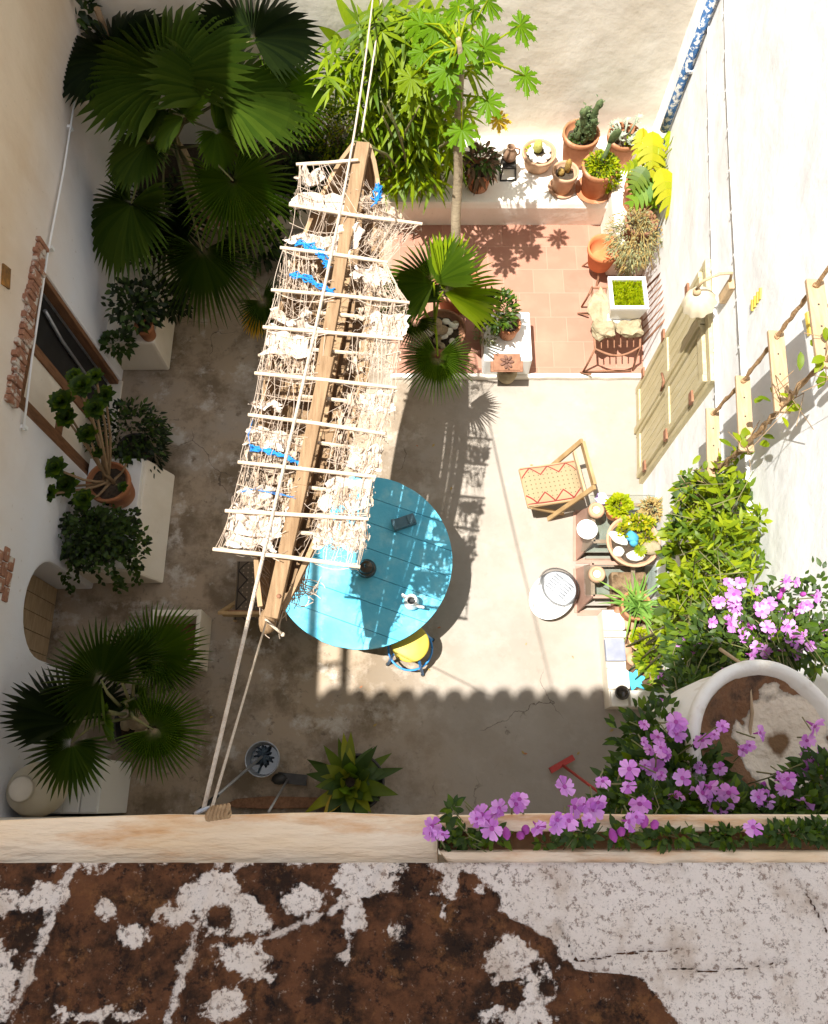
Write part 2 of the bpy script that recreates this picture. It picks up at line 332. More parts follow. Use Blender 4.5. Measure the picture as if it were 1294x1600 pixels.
# concrete floor: worn warm cement with stains, pale patches and cracks
def concrete():
    m = bpy.data.materials.new('concrete'); m.use_nodes = True; N, Lk, bs = add_nodes(m); bs.inputs['Roughness'].default_value = .85; bs.inputs['Specular IOR Level'].default_value = .25
    g = N.new('ShaderNodeNewGeometry'); po = g.outputs['Position']
    def nz(s, d=9, r=.6, off=0):
        mp = N.new('ShaderNodeMapping'); mp.inputs['Location'].default_value = (off, off*.7, 0); Lk(po, mp.inputs[0])
        n = N.new('ShaderNodeTexNoise'); n.inputs['Scale'].default_value = s; n.inputs['Detail'].default_value = d; n.inputs['Roughness'].default_value = r; Lk(mp.outputs[0], n.inputs['Vector']); return n.outputs[0]
    def rng(o, a, b, c=0, d=1):
        r = N.new('ShaderNodeMapRange'); r.inputs[1].default_value = a; r.inputs[2].default_value = b; r.inputs[3].default_value = c; r.inputs[4].default_value = d; Lk(o, r.inputs[0]); return r.outputs[0]
    def mix(f, a, b):
        x = N.new('ShaderNodeMixRGB'); Lk(f, x.inputs[0])
        if isinstance(a, tuple): x.inputs[1].default_value = (*a, 1)
        else: Lk(a, x.inputs[1])
        x.inputs[2].default_value = (*b, 1); return x.outputs[0]
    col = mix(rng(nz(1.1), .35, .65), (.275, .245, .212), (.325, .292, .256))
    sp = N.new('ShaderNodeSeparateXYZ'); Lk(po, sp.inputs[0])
    west = rng(sp.outputs[0], -.6, .5, 1, .16)               # stained western half; its browner tone also puts shade into the colour
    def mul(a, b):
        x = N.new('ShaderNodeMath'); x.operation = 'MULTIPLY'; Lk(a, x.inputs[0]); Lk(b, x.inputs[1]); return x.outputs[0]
    col = mix(mul(rng(nz(.9, 8, .6, 13), .3, .55), west), col, (.35, .27, .19))            # brown tone of the shaded half put into the cement colour
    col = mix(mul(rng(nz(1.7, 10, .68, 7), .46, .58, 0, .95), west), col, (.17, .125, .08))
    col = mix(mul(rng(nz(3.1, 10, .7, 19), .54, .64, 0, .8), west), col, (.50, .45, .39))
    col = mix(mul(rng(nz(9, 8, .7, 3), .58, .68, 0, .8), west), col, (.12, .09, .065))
    vo = N.new('ShaderNodeTexVoronoi'); vo.feature = 'DISTANCE_TO_EDGE'; vo.inputs['Scale'].default_value = .75
    wv = N.new('ShaderNodeMixRGB'); wv.blend_type = 'ADD'; wv.inputs[0].default_value = .35; Lk(po, wv.inputs[1]); cn = N.new('ShaderNodeTexNoise'); cn.inputs['Scale'].default_value = 3; cn.inputs['Detail'].default_value = 6; Lk(po, cn.inputs['Vector']); Lk(cn.outputs[1], wv.inputs[2]); Lk(wv.outputs[0], vo.inputs['Vector'])
    cr = mul(rng(vo.outputs['Distance'], .0008, .0035, .8, 0), rng(nz(1.3, 3, .5, 31), .56, .62))
    col = mix(cr, col, (.08, .06, .045))
    Lk(col, bs.inputs['Base Color'])
    b = N.new('ShaderNodeBump'); b.inputs['Strength'].default_value = .35; b.inputs['Distance'].default_value = .01; Lk(nz(14), b.inputs['Height']); Lk(b.outputs[0], bs.inputs['Normal'])
    return m
M['concrete'] = concrete()
def tiles():
    m = bpy.data.materials.new('terracotta_tiles'); m.use_nodes = True; N, Lk, bs = add_nodes(m); bs.inputs['Roughness'].default_value = .75
    g = N.new('ShaderNodeNewGeometry'); br = N.new('ShaderNodeTexBrick'); Lk(g.outputs['Position'], br.inputs['Vector'])
    br.inputs['Scale'].default_value = 1; br.inputs['Brick Width'].default_value = .33; br.inputs['Row Height'].default_value = .31; br.inputs['Mortar Size'].default_value = .008; br.inputs['Mortar Smooth'].default_value = .3
    br.inputs['Color1'].default_value = (.30, .135, .088, 1); br.inputs['Color2'].default_value = (.345, .165, .11, 1); br.inputs['Mortar'].default_value = (.36, .19, .13, 1)
    n = N.new('ShaderNodeTexNoise'); n.inputs['Scale'].default_value = 4; n.inputs['Detail'].default_value = 9; Lk(g.outputs['Position'], n.inputs['Vector'])
    r = N.new('ShaderNodeMapRange'); r.inputs[1].default_value = .45; r.inputs[2].default_value = .75; r.inputs[4].default_value = .5; Lk(n.outputs[0], r.inputs[0])
    x = N.new('ShaderNodeMixRGB'); Lk(r.outputs[0], x.inputs[0]); Lk(br.outputs[0], x.inputs[1]); x.inputs[2].default_value = (.40, .22, .15, 1); Lk(x.outputs[0], bs.inputs['Base Color'])
    b = N.new('ShaderNodeBump'); b.inputs['Strength'].default_value = .5; b.inputs['Distance'].default_value = .006; b.invert = True; Lk(br.outputs['Fac'], b.inputs['Height']); Lk(b.outputs[0], bs.inputs['Normal'])
    return m
M['tiles'] = tiles()
# ------------------------------------------------------------------ the setting
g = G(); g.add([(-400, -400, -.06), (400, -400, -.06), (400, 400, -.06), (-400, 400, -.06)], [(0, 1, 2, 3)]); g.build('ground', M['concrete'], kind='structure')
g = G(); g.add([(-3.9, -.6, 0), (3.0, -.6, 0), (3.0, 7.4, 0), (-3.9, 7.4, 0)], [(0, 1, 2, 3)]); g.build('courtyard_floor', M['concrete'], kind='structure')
TZ = .06; YT = P(860, 583, TZ).y
g = G(); g.add([(-.25, YT, TZ), (XR(YT)+.06, YT, TZ), (XR(6.2)+.06, 6.2, TZ), (-.25, 6.2, TZ)], [(0, 1, 2, 3)]); g.build('tile_terrace', M['tiles'], kind='structure')
g = G()
n = 26; x0, x1 = -.25, XR(YT)+.05
pts = [(x0+(x1-x0)*i/n, YT-.05+.012*mn.noise(V((i*.7, 0, 0)))) for i in range(n+1)]
g.prism([(a, b) for a, b in pts]+[(x1, YT+.0), (x0, YT+.0)], (0, 0, 0), (1, 0, 0), (0, 1, 0), (0, 0, TZ+.004)); g.build('terrace_kerb', M['bench'], kind='structure', bevel=.012)
# walls
WH = 7.6
arc = [(1.53+.41*math.cos(a), .86+.40*math.sin(a)) for a in [math.pi-math.pi*i/14 for i in range(15)]]
poly = [(-4, -.05), (1.12, -.05)]+arc+[(1.94, -.05), (2.93, -.05), (2.93, 1.88), (4.2, 1.88), (4.2, -.05), (7.6, -.05), (7.6, WH), (-4, WH)]
lw = thing('house_wall', 'tall cream and white plastered wall with wooden door and small arched door', 'wall', (XL, 3, 0))
g = G(); g.prism(poly, (XL, 0, 0), (0, 1, 0), (0, 0, 1), (-.62, 0, 0)); g.build('plaster_wall', M['wall_left'], lw, bevel=.025)
g = G(); g.add([(XL-.6, -1, -.02), (XL-.6, 7, -.02), (XL-.6, 7, 2.2), (XL-.6, -1, 2.2)], [(0, 1, 2, 3)]); g.build('dark_backing', M['black'], lw)  # black sheet behind the openings stands for their unlit depth
# brick strip over the door, conduit, wooden door leaf, threshold
g = G()
yy = 2.86
while yy < 4.36:
    w = U(.045, .075); g.box((XL+.012, yy+w/2, 2.03+U(-.015, .015)+.04*mn.noise(V((yy*3, 0, 0)))), (.05+U(-.015, .02), w*.86, .16+U(-.05, .03)), rz=U(-.05, .05)); yy += w
g.build('brick_lintel', M['brick'], lw, bevel=.008)
g = G(); g.tube([PXL(127, 90, XL+.03), PXL(100, 265, XL+.03), PXL(74, 400, XL+.03), PXL(50, 560, XL+.03), PXL(37, 672, XL+.03)], .010, 6)
for q in ((80, 388), (38, 668), (110, 200)): g.box(PXL(q[0], q[1], XL+.02), (.04, .03, .05))
g.build('cable_conduit', M['white'], lw)
dl = G()
dx = XL-.05; ya, yb = 3.0, 3.6
for y in (ya+.045, yb-.045): dl.bb((dx-.045, y-.045, .03), (dx, y+.045, 1.86))
for z0, z1 in ((.03, .25), (1.0, 1.12), (1.74, 1.86)): dl.bb((dx-.042, ya+.09, z0), (dx-.003, yb-.09, z1))
d = dl.build('door', M['wood_door'], lw, bevel=.006)
dl = G(); dl.bb((dx-.03, ya+.09, .25), (dx-.02, yb-.09, 1.0)); dl.bb((dx-.03, ya+.09, 1.12), (dx-.02, yb-.09, 1.74)); dl.build('door_panel', M['near'], d)
dl = G()
for y in (2.95, 4.18): dl.bb((dx-.06, y-.025, 0), (dx+.03, y+.025, 1.87))
dl.bb((dx-.06, 2.975, 1.80), (dx+.03, 4.155, 1.87)); dl.build('door_frame', M['wood_door'], lw, bevel=.005)
dl = G(); dl.bb((dx-.11, 3.62, .05), (dx-.075, 4.14, 1.78)); dl.build('door', M['black'], lw)  # black slab fills the open half, standing for the dark interior
dl = G(); dl.tube([(dx-.05, 3.9, .1), (dx-.05, 3.95, 1.2), (dx-.04, 4.0, 1.6)], .018, 6); dl.build('door_bar', M['galv'], lw)
g = G(); g.bb((XL-.62, 2.93, 0), (XL+.02, 4.2, .03)); g.build('threshold', M['plinth'], lw, bevel=.01)
g = G()
for i in range(5): g.bb((XL-.36, 1.13+i*.162, .01), (XL-.33, 1.13+i*.162+.157, 1.3))
d = g.build('arched_door', M['wood_pale'], lw, bevel=.004); d['label'] = 'small arched plank door set deep in the wall'
g = G(); g.box((XL-.32, 1.85, .95), (.03, .03, .06)); g.build('latch', M['darkmetal'], d)
g = G()
c = PXL(8, 432, XL)
g.box(c+V((.005, 0, 0)), (.02, .16, .11), M=Matrix.Rotation(R(14), 3, 'X')); g.build('vent_tile', mat('ochre_tile', (.4, .16, .03), (.5, .25, .06), .8, 20, c3=(.15, .08, .03)), lw)
g = G(); c = PXL(3, 900, XL)
for i in range(3):
    for j in range(3): g.box(c+V((.0, (j-1)*.12+(i % 2)*.05, (i-1)*.09)), (.03, .11, .075))
g.build('brick_patch', M['brick'], lw, bevel=.008)
fw = thing('garden_wall', 'sand coloured plaster wall behind the long white bench', 'wall', (0, YF, 0))
g = G()
nx, nz_ = 60, 24
vs = [(-4+7.4*i/nx, YF+(.035*mn.noise(V((i*.22, j*.3, 3)))+.03*mn.noise(V((i*.6, j*.8, 9))))*(1 if i < 34 else .4), -.05+4.6*j/nz_) for j in range(nz_+1) for i in range(nx+1)]
g.add(vs, [(j*(nx+1)+i, j*(nx+1)+i+1, (j+1)*(nx+1)+i+1, (j+1)*(nx+1)+i) for j in range(nz_) for i in range(nx)], 0, True)
g.bb((-4, YF+.07, -.05), (3.4, YF+.4, 4.55)); g.build('plaster_face', M['wall_far'], fw)
rw = thing('house_wall', 'sunlit white plastered wall with double wooden door and cables', 'wall', (XR(3), 3, 0))
g = G(); ny, nz_ = 110, 70
vs = []
for j in range(nz_+1):
    for i in range(ny+1):
        y = -4+11.5*i/ny; z = -.05+6.4*j/nz_
        vs.append((XR(y)+.03*mn.noise(V((y*.9, z*.8, 1)))*.55+.010*mn.noise(V((y*3.3, z*2.4, 5)))*(1 if y > 4.4 or y < 2.9 or z > 2.3 else .2), y, z))
g.add(vs, [(j*(ny+1)+i, (j+1)*(ny+1)+i, (j+1)*(ny+1)+i+1, j*(ny+1)+i+1) for j in range(nz_) for i in range(ny)], 0, True)
g.prism([(XR(-4)+.06, -4), (XR(-4)+.5, -4), (XR(7.5)+.5, 7.5), (XR(7.5)+.06, 7.5)], (0, 0, -.05), (1, 0, 0), (0, 1, 0), (0, 0, 6.4)); g.build('plaster_face', M['wall_right'], rw)
for pl, rad in ((((1108, -10), (1107, 120), (1112, 330), (1116, 480), (1120, 620), (1124, 720)), .012), (((1134, -10), (1137, 120), (1143, 260), (1152, 420), (1160, 560), (1166, 700), (1172, 830)), .016)):
    g = G(); q = [RW(a, b, .012) for a, b in pl]; g.tube(q, rad, 7)
    for k in range(12):
        a = q[0].lerp(q[-1], (k+.5)/12); i = min(range(len(q)-1), key=lambda i: abs((q[i].y+q[i+1].y)/2-a.y)); t = (a.y-q[i].y)/(q[i+1].y-q[i].y); a = q[i].lerp(q[i+1], t); g.box(a, (rad*2.4, .015, rad*2.8))
    g.build('cable_conduit', M['wall_right'], rw)
bp = RW(1052, 165, .06); ub = RW(1112, -20, .06)
g = G(); g.tube([(bp.x, bp.y, bp.z-.3), bp, (bp.x, bp.y, 3.4)], .045, 10)
for z in (1.0, 1.9, 2.8): g.box((bp.x+.03, bp.y, z), (.1, .11, .025))
g.build('drain_pipe', mat('flaking_blue', (.03, .09, .22), (.05, .14, .3), .7, 12, .6, 30, c3=(.62, .6, .55), s3=22, t3=(.5, .56)), rw)
# double door on the right wall
dn = V((-1, .085, 0)).normalized(); dt = V((.085, 1, 0)).normalized()
def RP(y, z, off): return V((XR(y), y, z))+dn*off
dm = mat('door_paint', (.42, .35, .19), (.50, .43, .26), .7, 5, .25, 40, stretch=(5, 5, .8), c3=(.5, .44, .3), s3=4, t3=(.5, .7))
def dbar(g, y0, y1, z0, z1, o0, o1):
    a = RP(y0, z0, o0); b = RP(y1, z0, o0); c = RP(y1, z0, o1); e = RP(y0, z0, o1)
    h = V((0, 0, z1-z0)); g.add([a, b, c, e, a+h, b+h, c+h, e+h], [(0, 1, 2, 3), (4, 7, 6, 5), (0, 4, 5, 1), (1, 5, 6, 2), (2, 6, 7, 3), (3, 7, 4, 0)])
for k, (y0, y1) in enumerate(((3.60, 4.10), (3.08, 3.59))):
    g = G()
    for q in range(4):
        ww = (y1-y0-.12)/4; dbar(g, y0+.06+q*ww, y0+.06+(q+1)*ww-.006, .05, 1.95, .03, .055)
    dbar(g, y0, y0+.06, .02, 2.0, .028, .075); dbar(g, y1-.06, y1, .02, 2.0, .028, .075)
    for z in (.02, 1.0, 1.89): dbar(g, y0+.06, y1-.06, z, z+.11, .03, .07)
    d = g.build('door', dm, rw, bevel=.005)
    for z in (.3, 1.0, 1.7):
        g = G(); yh = y1+.005 if k == 0 else y0-.005; dbar(g, yh-.05, yh+.05, z, z+.07, .07, .09); g.build('hinge', M['rust'], d)
g = G(); dbar(g, 3.57, 3.63, .02, 2.0, .0751, .095); g.build('door_batten', dm, rw, bevel=.004)
g = G(); g.tube([RP(3.54, 1.0, .1), RP(3.54, 1.16, .12), RP(3.66, 1.1, .12)], .012, 6); g.build('latch', M['rust'], rw)
g = G(); dbar(g, 3.03, 4.15, 2.03, 2.10, -.02, .05); dbar(g, 3.03, 3.075, 0, 2.03, -.02, .045); dbar(g, 4.105, 4.15, 0, 2.03, -.02, .045); g.build('door_frame', dm, rw, bevel=.005)
for k, (cx, cy, nn) in enumerate(((1182, 468, 4), (1264, 506, 1), (1288, 486, 1))):     # small striped yellow tiles
    g = G(); c = RW(cx, cy, .01)
    if nn == 4:
        for i in range(4): g.box(c+V((0, 0, (i-1.5)*.045)), (.015, .075, .022), M=Matrix.Rotation(R(22), 3, 'X'))
    else: g.box(c, (.02, .14, .03), M=Matrix.Rotation(R(6), 3, 'X'))
    g.build('yellow_tile', mat('yellow_glaze', (.62, .45, .06), (.7, .53, .1), .4, 10), rw)
# near house: parapet below the lens, tiled eave above and behind it
ZP = 5.9
ph = thing('parapet', 'old stone parapet with brown lichen and flaking whitewash', 'parapet', (0, -.2, 0))
g = G(); g.bb((-4, -.95, -.05), (3.2, -.1, ZP-.2)); g.build('plaster_wall', M['near'], ph)
g = G(); n = 70; Ye = P(647, 1273, ZP-.03).y; Yi = P(647, 1348, ZP).y
TRX = P(685, 1310, ZP-.03).x
pts = [(-3.2+5.9*i/n, Ye+.006*mn.noise(V((i*.35, 2, 0)))-(.012 if -3.2+5.9*i/n < -.5 else 0)*min(1, (-.5-(-3.2+5.9*i/n))*3)) for i in range(n+1)]
left = [p for p in pts if p[0] < TRX]
g.prism(left+[(TRX, Ye), (TRX, Yi-.02), (-3.2, Yi-.02)], (0, 0, ZP-.16), (1, 0, 0), (0, 1, 0), (0, 0, .13))
right = [p for p in pts if p[0] >= TRX]
Ym = P(900, 1300, ZP-.03).y; Yk = P(900, 1329, ZP-.02).y
g.prism([(TRX, Ye)]+right+[(2.7, Ym), (TRX, Ym)], (0, 0, ZP-.159), (1, 0, 0), (0, 1, 0), (0, 0, .13))
g.prism([(TRX, Yk), (2.7, Yk), (2.7, Yi-.02), (TRX+.03, Yi-.02)], (0, 0, ZP-.158), (1, 0, 0), (0, 1, 0), (0, 0, .15))
led = mat('ledge_paint', (.80, .58, .35), (.84, .70, .53), .7, 2.2, .7, 14, c3=(.60, .27, .08), s3=3.2, t3=(.52, .72), stretch=(1.1, 5, 3), bdist=.012)
g.build('ledge', led, ph, bevel=.009)
g = G(); g.add([(TRX, Ym, ZP-.10), (2.7, Ym, ZP-.10), (2.7, Yk, ZP-.10), (TRX, Yk, ZP-.10)], [(0, 3, 2, 1)]); g.build('flower_trough', mat('trough_soil', (.33, .2, .1), (.42, .27, .15), .9, 12, .5, 40), ph)
# parapet top: fine grid, relief and a stored mask (1 = lichen stone, 0 = whitewash)
def top_surface():
    nx, ny = 560, 130; X0, X1, Y0, Y1 = -1.35, 1.45, -.62, Yi
    g = G(); mask = []
    def pix(x, y):   # the mask's drawing plan: 1 unit = 1.35 mm on the stone
        d = V((x, y, ZP-H)); s, c = math.sin(TILT), math.cos(TILT); dep = d.y*s-d.z*c; return CX+d.x/dep*FPX, CY-(d.y*c+d.z*s)/dep*FPX
    ed = [(1345, 778), (1425, 782), (1442, 820), (1470, 862), (1500, 884), (1515, 905), (1525, 1000), (1560, 1035), (1600, 1068), (1900, 1300)]
    joints = [((118, 1350), (15, 1590), 9), ((338, 1345), (262, 1600), 8), ((600, 1345), (538, 1500), 7), ((410, 1468), (545, 1410), 5), ((-120, 1400), (-200, 1600), 8)]
    blobs = [(40, 1408, 55, 26), (330, 1385, 50, 40), (372, 1440, 45, 40), (380, 1490, 48, 34), (335, 1420, 30, 40), (470, 1412, 34, 22), (565, 1378, 52, 36), (560, 1430, 24, 48), (700, 1390, 16, 30), (765, 1360, 14, 26), (800, 1500, 40, 35), (840, 1540, 35, 45), (815, 1585, 45, 20), (150, 1585, 60, 10), (350, 1565, 30, 22), (5, 1540, 22, 70), (210, 1455, 14, 10), (275, 1432, 16, 8), (170, 1420, 8, 8), (460, 1350, 200, 6), (610, 1455, 12, 10)]
    holes = [(345, 1432, 24, 22), (430, 1432, 12, 13), (855, 1545, 14, 20), (868, 1575, 22, 18)]
    cracks = [([(870, 1440), (900, 1500), (960, 1492), (1060, 1480)], 1.6), ([(1045, 1512), (1110, 1520), (1230, 1500)], 1.7), ([(1225, 1350), (1255, 1390), (1290, 1455)], 2.2), ([(1060, 1340), (1075, 1375)], 1.2)]
    for j in range(ny+1):
        for i in range(nx+1):
            x = X0+(X1-X0)*i/nx; y = Y0+(Y1-Y0)*j/ny; px, py = pix(x, y)
            w = 14*mn.noise(V((px*.018, py*.018, 0)))+9*mn.noise(V((px*.06, py*.06, 4)))+6*mn.noise(V((px*.16, py*.16, 8)))
            e = ed[-1][1]
            for (a, b) in zip(ed[:-1], ed[1:]):
                if py < a[0]: e = a[1]; break
                if py < b[0]: e = a[1]+(b[1]-a[1])*(py-a[0])/(b[0]-a[0]); break
            f = (e-px+w*.8)/24                                        # >0 lichen
            jn = 0
            for (a, b, wd) in joints:
                ab = V((b[0]-a[0], b[1]-a[1])); t = max(0, min(1, V((px-a[0], py-a[1])).dot(ab)/ab.length_squared)); dd = math.hypot(px-a[0]-ab.x*t, py-a[1]-ab.y*t)
                q = (dd-wd*.45+w*.9)/24; f = min(f, q); jn = max(jn, 1-dd/(wd*1.4))
            for (a, b, ra, rb) in blobs:
                ra, rb = ra*.88, rb*.88; q = (math.hypot((px-a)/ra, (py-b)/rb)-1)*min(ra, rb)
                f = min(f, (q+w*1.7)/28)
            for (a, b, ra, rb) in holes:
                q = (1-math.hypot((px-a)/ra, (py-b)/rb))*min(ra, rb); f = max(f, (q+w*.3)/24)
            for (pl, wd) in cracks:
                for a, b in zip(pl[:-1], pl[1:]):
                    ab = V((b[0]-a[0], b[1]-a[1])); t = max(0, min(1, V((px-a[0], py-a[1])).dot(ab)/ab.length_squared)); dd = math.hypot(px-a[0]-ab.x*t, py-a[1]-ab.y*t+w*.35); f = max(f, (wd*.55-dd)/2.0+.25)
            f = max(0, min(1, f*.5+.5)); mask.append(f)
            z = ZP+f*(.009+.006*mn.noise(V((px*.02, py*.02, 2)))+.004*mn.noise(V((px*.09, py*.09, 2))))-.006*max(0, jn)+.002*mn.noise(V((px*.05, py*.05, 7)))
            z -= .02*max(0, (py*0+1350+6*mn.noise(V((px*.02, 0, 1)))-py)/8) if py < 1352 else 0
            g.v.append(V((x, y, z)))
    for j in range(ny):
        for i in range(nx):
            g.f.append([j*(nx+1)+i, j*(nx+1)+i+1, (j+1)*(nx+1)+i+1, (j+1)*(nx+1)+i]); g.m.append(0); g.s.append(True)
    m = bpy.data.materials.new('lichen_stone'); m.use_nodes = True; N, Lk, bs = add_nodes(m); bs.inputs['Roughness'].default_value = .95; bs.inputs['Specular IOR Level'].default_value = .1
    at = N.new('ShaderNodeAttribute'); at.attribute_name = 'lichen'; gm = N.new('ShaderNodeNewGeometry')
    def nz(s, d=8, r=.65):
        n = N.new('ShaderNodeTexNoise'); n.inputs['Scale'].default_value = s; n.inputs['Detail'].default_value = d; n.inputs['Roughness'].default_value = r; Lk(gm.outputs['Position'], n.inputs['Vector']); return n.outputs[0]
    def rng(o, a, b, c=0, e=1):
        r = N.new('ShaderNodeMapRange'); r.inputs[1].default_value = a; r.inputs[2].default_value = b; r.inputs[3].default_value = c; r.inputs[4].default_value = e; Lk(o, r.inputs[0]); return r.outputs[0]
    def mix(f, a, b):
        x = N.new('ShaderNodeMixRGB'); Lk(f, x.inputs[0])
        for k, q in ((1, a), (2, b)):
            if isinstance(q, tuple): x.inputs[k].default_value = (*q, 1)
            else: Lk(q, x.inputs[k])
        return x.outputs[0]
    br = mix(rng(nz(11, 10, .72), .42, .58), (.034, .019, .012), (.15, .062, .028))
    br = mix(rng(nz(30, 10, .75), .53, .60, 0, .85), br, (.014, .011, .010))
    br = mix(rng(nz(14, 10, .78), .54, .64, 0, .8), br, (.22, .095, .035))
    br = mix(rng(nz(80, 8, .75), .60, .67, 0, .7), br, (.42, .32, .24))
    wh = mix(rng(nz(5), .4, .7), (.88, .765, .66), (.80, .68, .56))
    wh = mix(rng(nz(10, 9, .7), .52, .66, 0, .55), wh, (.52, .38, .27))
    wh = mix(rng(nz(95, 8, .75), .53, .60, 0, .8), wh, (.24, .155, .11))
    wh = mix(rng(nz(230, 5, .7), .60, .66, 0, .6), wh, (.2, .13, .1))
    ad = N.new('ShaderNodeMath'); ad.operation = 'MULTIPLY_ADD'; ad.inputs[1].default_value = 1.0; Lk(nz(48, 12, .82), ad.inputs[0]); Lk(at.outputs['Fac'], ad.inputs[2])
    Lk(mix(rng(ad.outputs[0], .96, 1.06), wh, br), bs.inputs['Base Color'])
    b = N.new('ShaderNodeBump'); b.inputs['Strength'].default_value = 1; b.inputs['Distance'].default_value = .009; Lk(nz(60, 9, .75), b.inputs['Height']); Lk(b.outputs[0], bs.inputs['Normal'])
    ob = g.build('stone_top', m, ph)
    a = ob.data.attributes.new('lichen', 'FLOAT', 'POINT'); a.data.foreach_set('value', mask)
top_surface()
g = G(); g.bb((-3.2, -.93, ZP-.2), (-1.35, Yi-.0, ZP)); g.bb((1.45, -.93, ZP-.2), (2.75, Yi, ZP)); g.bb((-1.35, -.93, ZP-.2), (1.45, -.6, ZP-.002)); g.build('parapet_core', M['near'], ph)
# unseen tiled eave, read from its scalloped shadow; posts and depth shaped for skylight
HE = 10.0; YE = .985-.107*HE; YB_ = -1.5
g = G(); g.bb((-6, -9, ZP-.75), (5, -.96, ZP-.25)); ob = g.build('roof_terrace', M['bench'], kind='structure')
up = thing('unseen_tiled_eave', 'unseen barrel tiled eave on added posts, shaped to leave the parapet skylight', 'roof', (0, -1.2, ZP-.25))
g = G(); g.prism([(YE-.09, HE-.06), (YE-.09, HE-.02), (YB_, HE+.25), (YB_, HE+.2)], (-4, 0, 0), (0, 1, 0), (0, 0, 1), (7.6, 0, 0)); g.build('roof_deck', M['wood_door'], up)
for x in (-3.7, 3.4):
    for y in (YE-.2, YB_+.1): g = G(); g.bb((x-.07, y-.07, ZP-.25), (x+.07, y+.07, HE-.03)); g.build('post', M['near'], up)
g = G(); x = -3.9
while x < 3.6:
    a = [(math.cos(math.pi*i/12)*.11, math.sin(math.pi*i/12)*.09) for i in range(13)]
    o = len(g.v); jj = U(-.012, .012)
    for (yy, zz) in ((YE+jj+.015, HE-.02), (YB_, HE+.24)):
        for (dx_, dz) in a: g.v.append(V((x+dx_, yy-(.11-math.sqrt(max(0, .0121-dx_*dx_)))*(.95 if yy > -1 else 0), zz+dz)))
    for i in range(12): g.f.append([o+i, o+i+1, o+13+i+1, o+13+i]); g.m.append(0); g.s.append(True)
    x += .222
g.build('roof_tiles', M['terra'], up)
# handrail on the left roof, its narrow shadow falls beside the table
rl = thing('roof_railing', 'thin grey handrail along the top of the cream wall', 'railing', (-3.05, 1, WH))
g = G(); g.tube([(-3.08, -1.2, WH+.7), (-3.08, 1.9, WH+.7)], .045, 8); g.build('handrail', M['galv'], rl)
for y in (-1.2, .35, 1.9): g = G(); g.tube([(-3.2, y, WH), (-3.08, y, WH+.7)], .02, 6); g.build('post', M['galv'], rl)
# bench along the far wall, plinths
YB = 6.16; ZB = .44
b = thing('masonry_bench', 'long whitewashed masonry bench carrying pots along the back wall', 'bench', (.9, 6.6, 0))
g = G(); g.prism([(YB+.03, 0), (YB, .36), (YB+.02, ZB), (YF+.03, ZB+.01), (YF+.03, 0)], (-.35, 0, 0), (0, 1, 0), (0, 0, 1), (3.0, 0, 0)); g.build('bench_seat', M['bench'], b, bevel=.03)
pbt = thing('planting_bed', 'raised shady planting bed under the big fan palm', 'planter', (-1.7, 6.5, 0))
g = G(); g.bb((-3.08, YB+.01, 0), (-.36, YB+.16, ZB-.02)); g.build('bed_wall', M['plinth'], pbt, bevel=.02)
g = G(); g.bb((-3.08, YB+.16, 0), (-.36, YF+.0, ZB-.09)); g.build('soil', M['soil'], pbt)
for i, (a, b_) in enumerate(((292, 348), (312, 350), (330, 346), (296, 332), (322, 330))):
    c = P(a, b_, ZB+.02); g = G(); g.box(c, (.2, .1, .09), rz=U(-.3, .3)); ob = g.build('loose_brick', M['brick'], origin=c, bevel=.008)
    tag(ob, 'rough loose brick lying on the bed under the fan palm', 'brick', 'loose bricks under the palm')
g = G(); c = P(1020, 385, .6); X0 = XR(5.8)-.45
g.prism([(X0+.02, 5.5), (XR(5.5)+.02, 5.5), (XR(6.3)+.02, 6.25), (X0+.02, 6.25)], (0, 0, 0), (1, 0, 0), (0, 1, 0), (0, 0, .6)); ob = g.build('plinth', M['bench'], origin=(X0, 5.9, 0), bevel=.03); tag(ob, 'square white masonry plinth joining bench and sunlit wall', 'plinth')
g = G(); g.bb((XL-.02, 4.33, 0), (-2.6, 6.14, .55)); ob = g.build('low_wall', M['plinth'], origin=(-2.85, 5, 0), bevel=.03); tag(ob, 'low pale masonry ledge beside the wooden door', 'ledge')
# white plinth with the two left plants
c0 = P(235, 745, 0); 
pl = thing('plinth', 'white slab topped masonry plinth against the shaded left wall', 'plinth', (-2.85, 2.6, 0))
yA, yB2 = P(218, 912, .0).y, P(235, 730, .2).y
g = G(); g.prism([(XL-.02, 0), (-2.42, 0), (-2.58, .40), (XL-.02, .40)], (0, yA, 0), (1, 0, 0), (0, 0, 1), (0, yB2-yA, 0)); g.build('base', M['plinth'], pl, bevel=.02)
g = G(); g.bb((XL-.01, yA+.03, .4), (-2.60, yB2-.02, .46)); g.build('slab', M['white'], pl, bevel=.008)
# ================================================================== THINGS
def axis_depth(p): d = V(p)-V((0, 0, H)); return d.y*math.sin(TILT)-d.z*math.cos(TILT)
def px2m(n, p): return n*axis_depth(p)/FPX
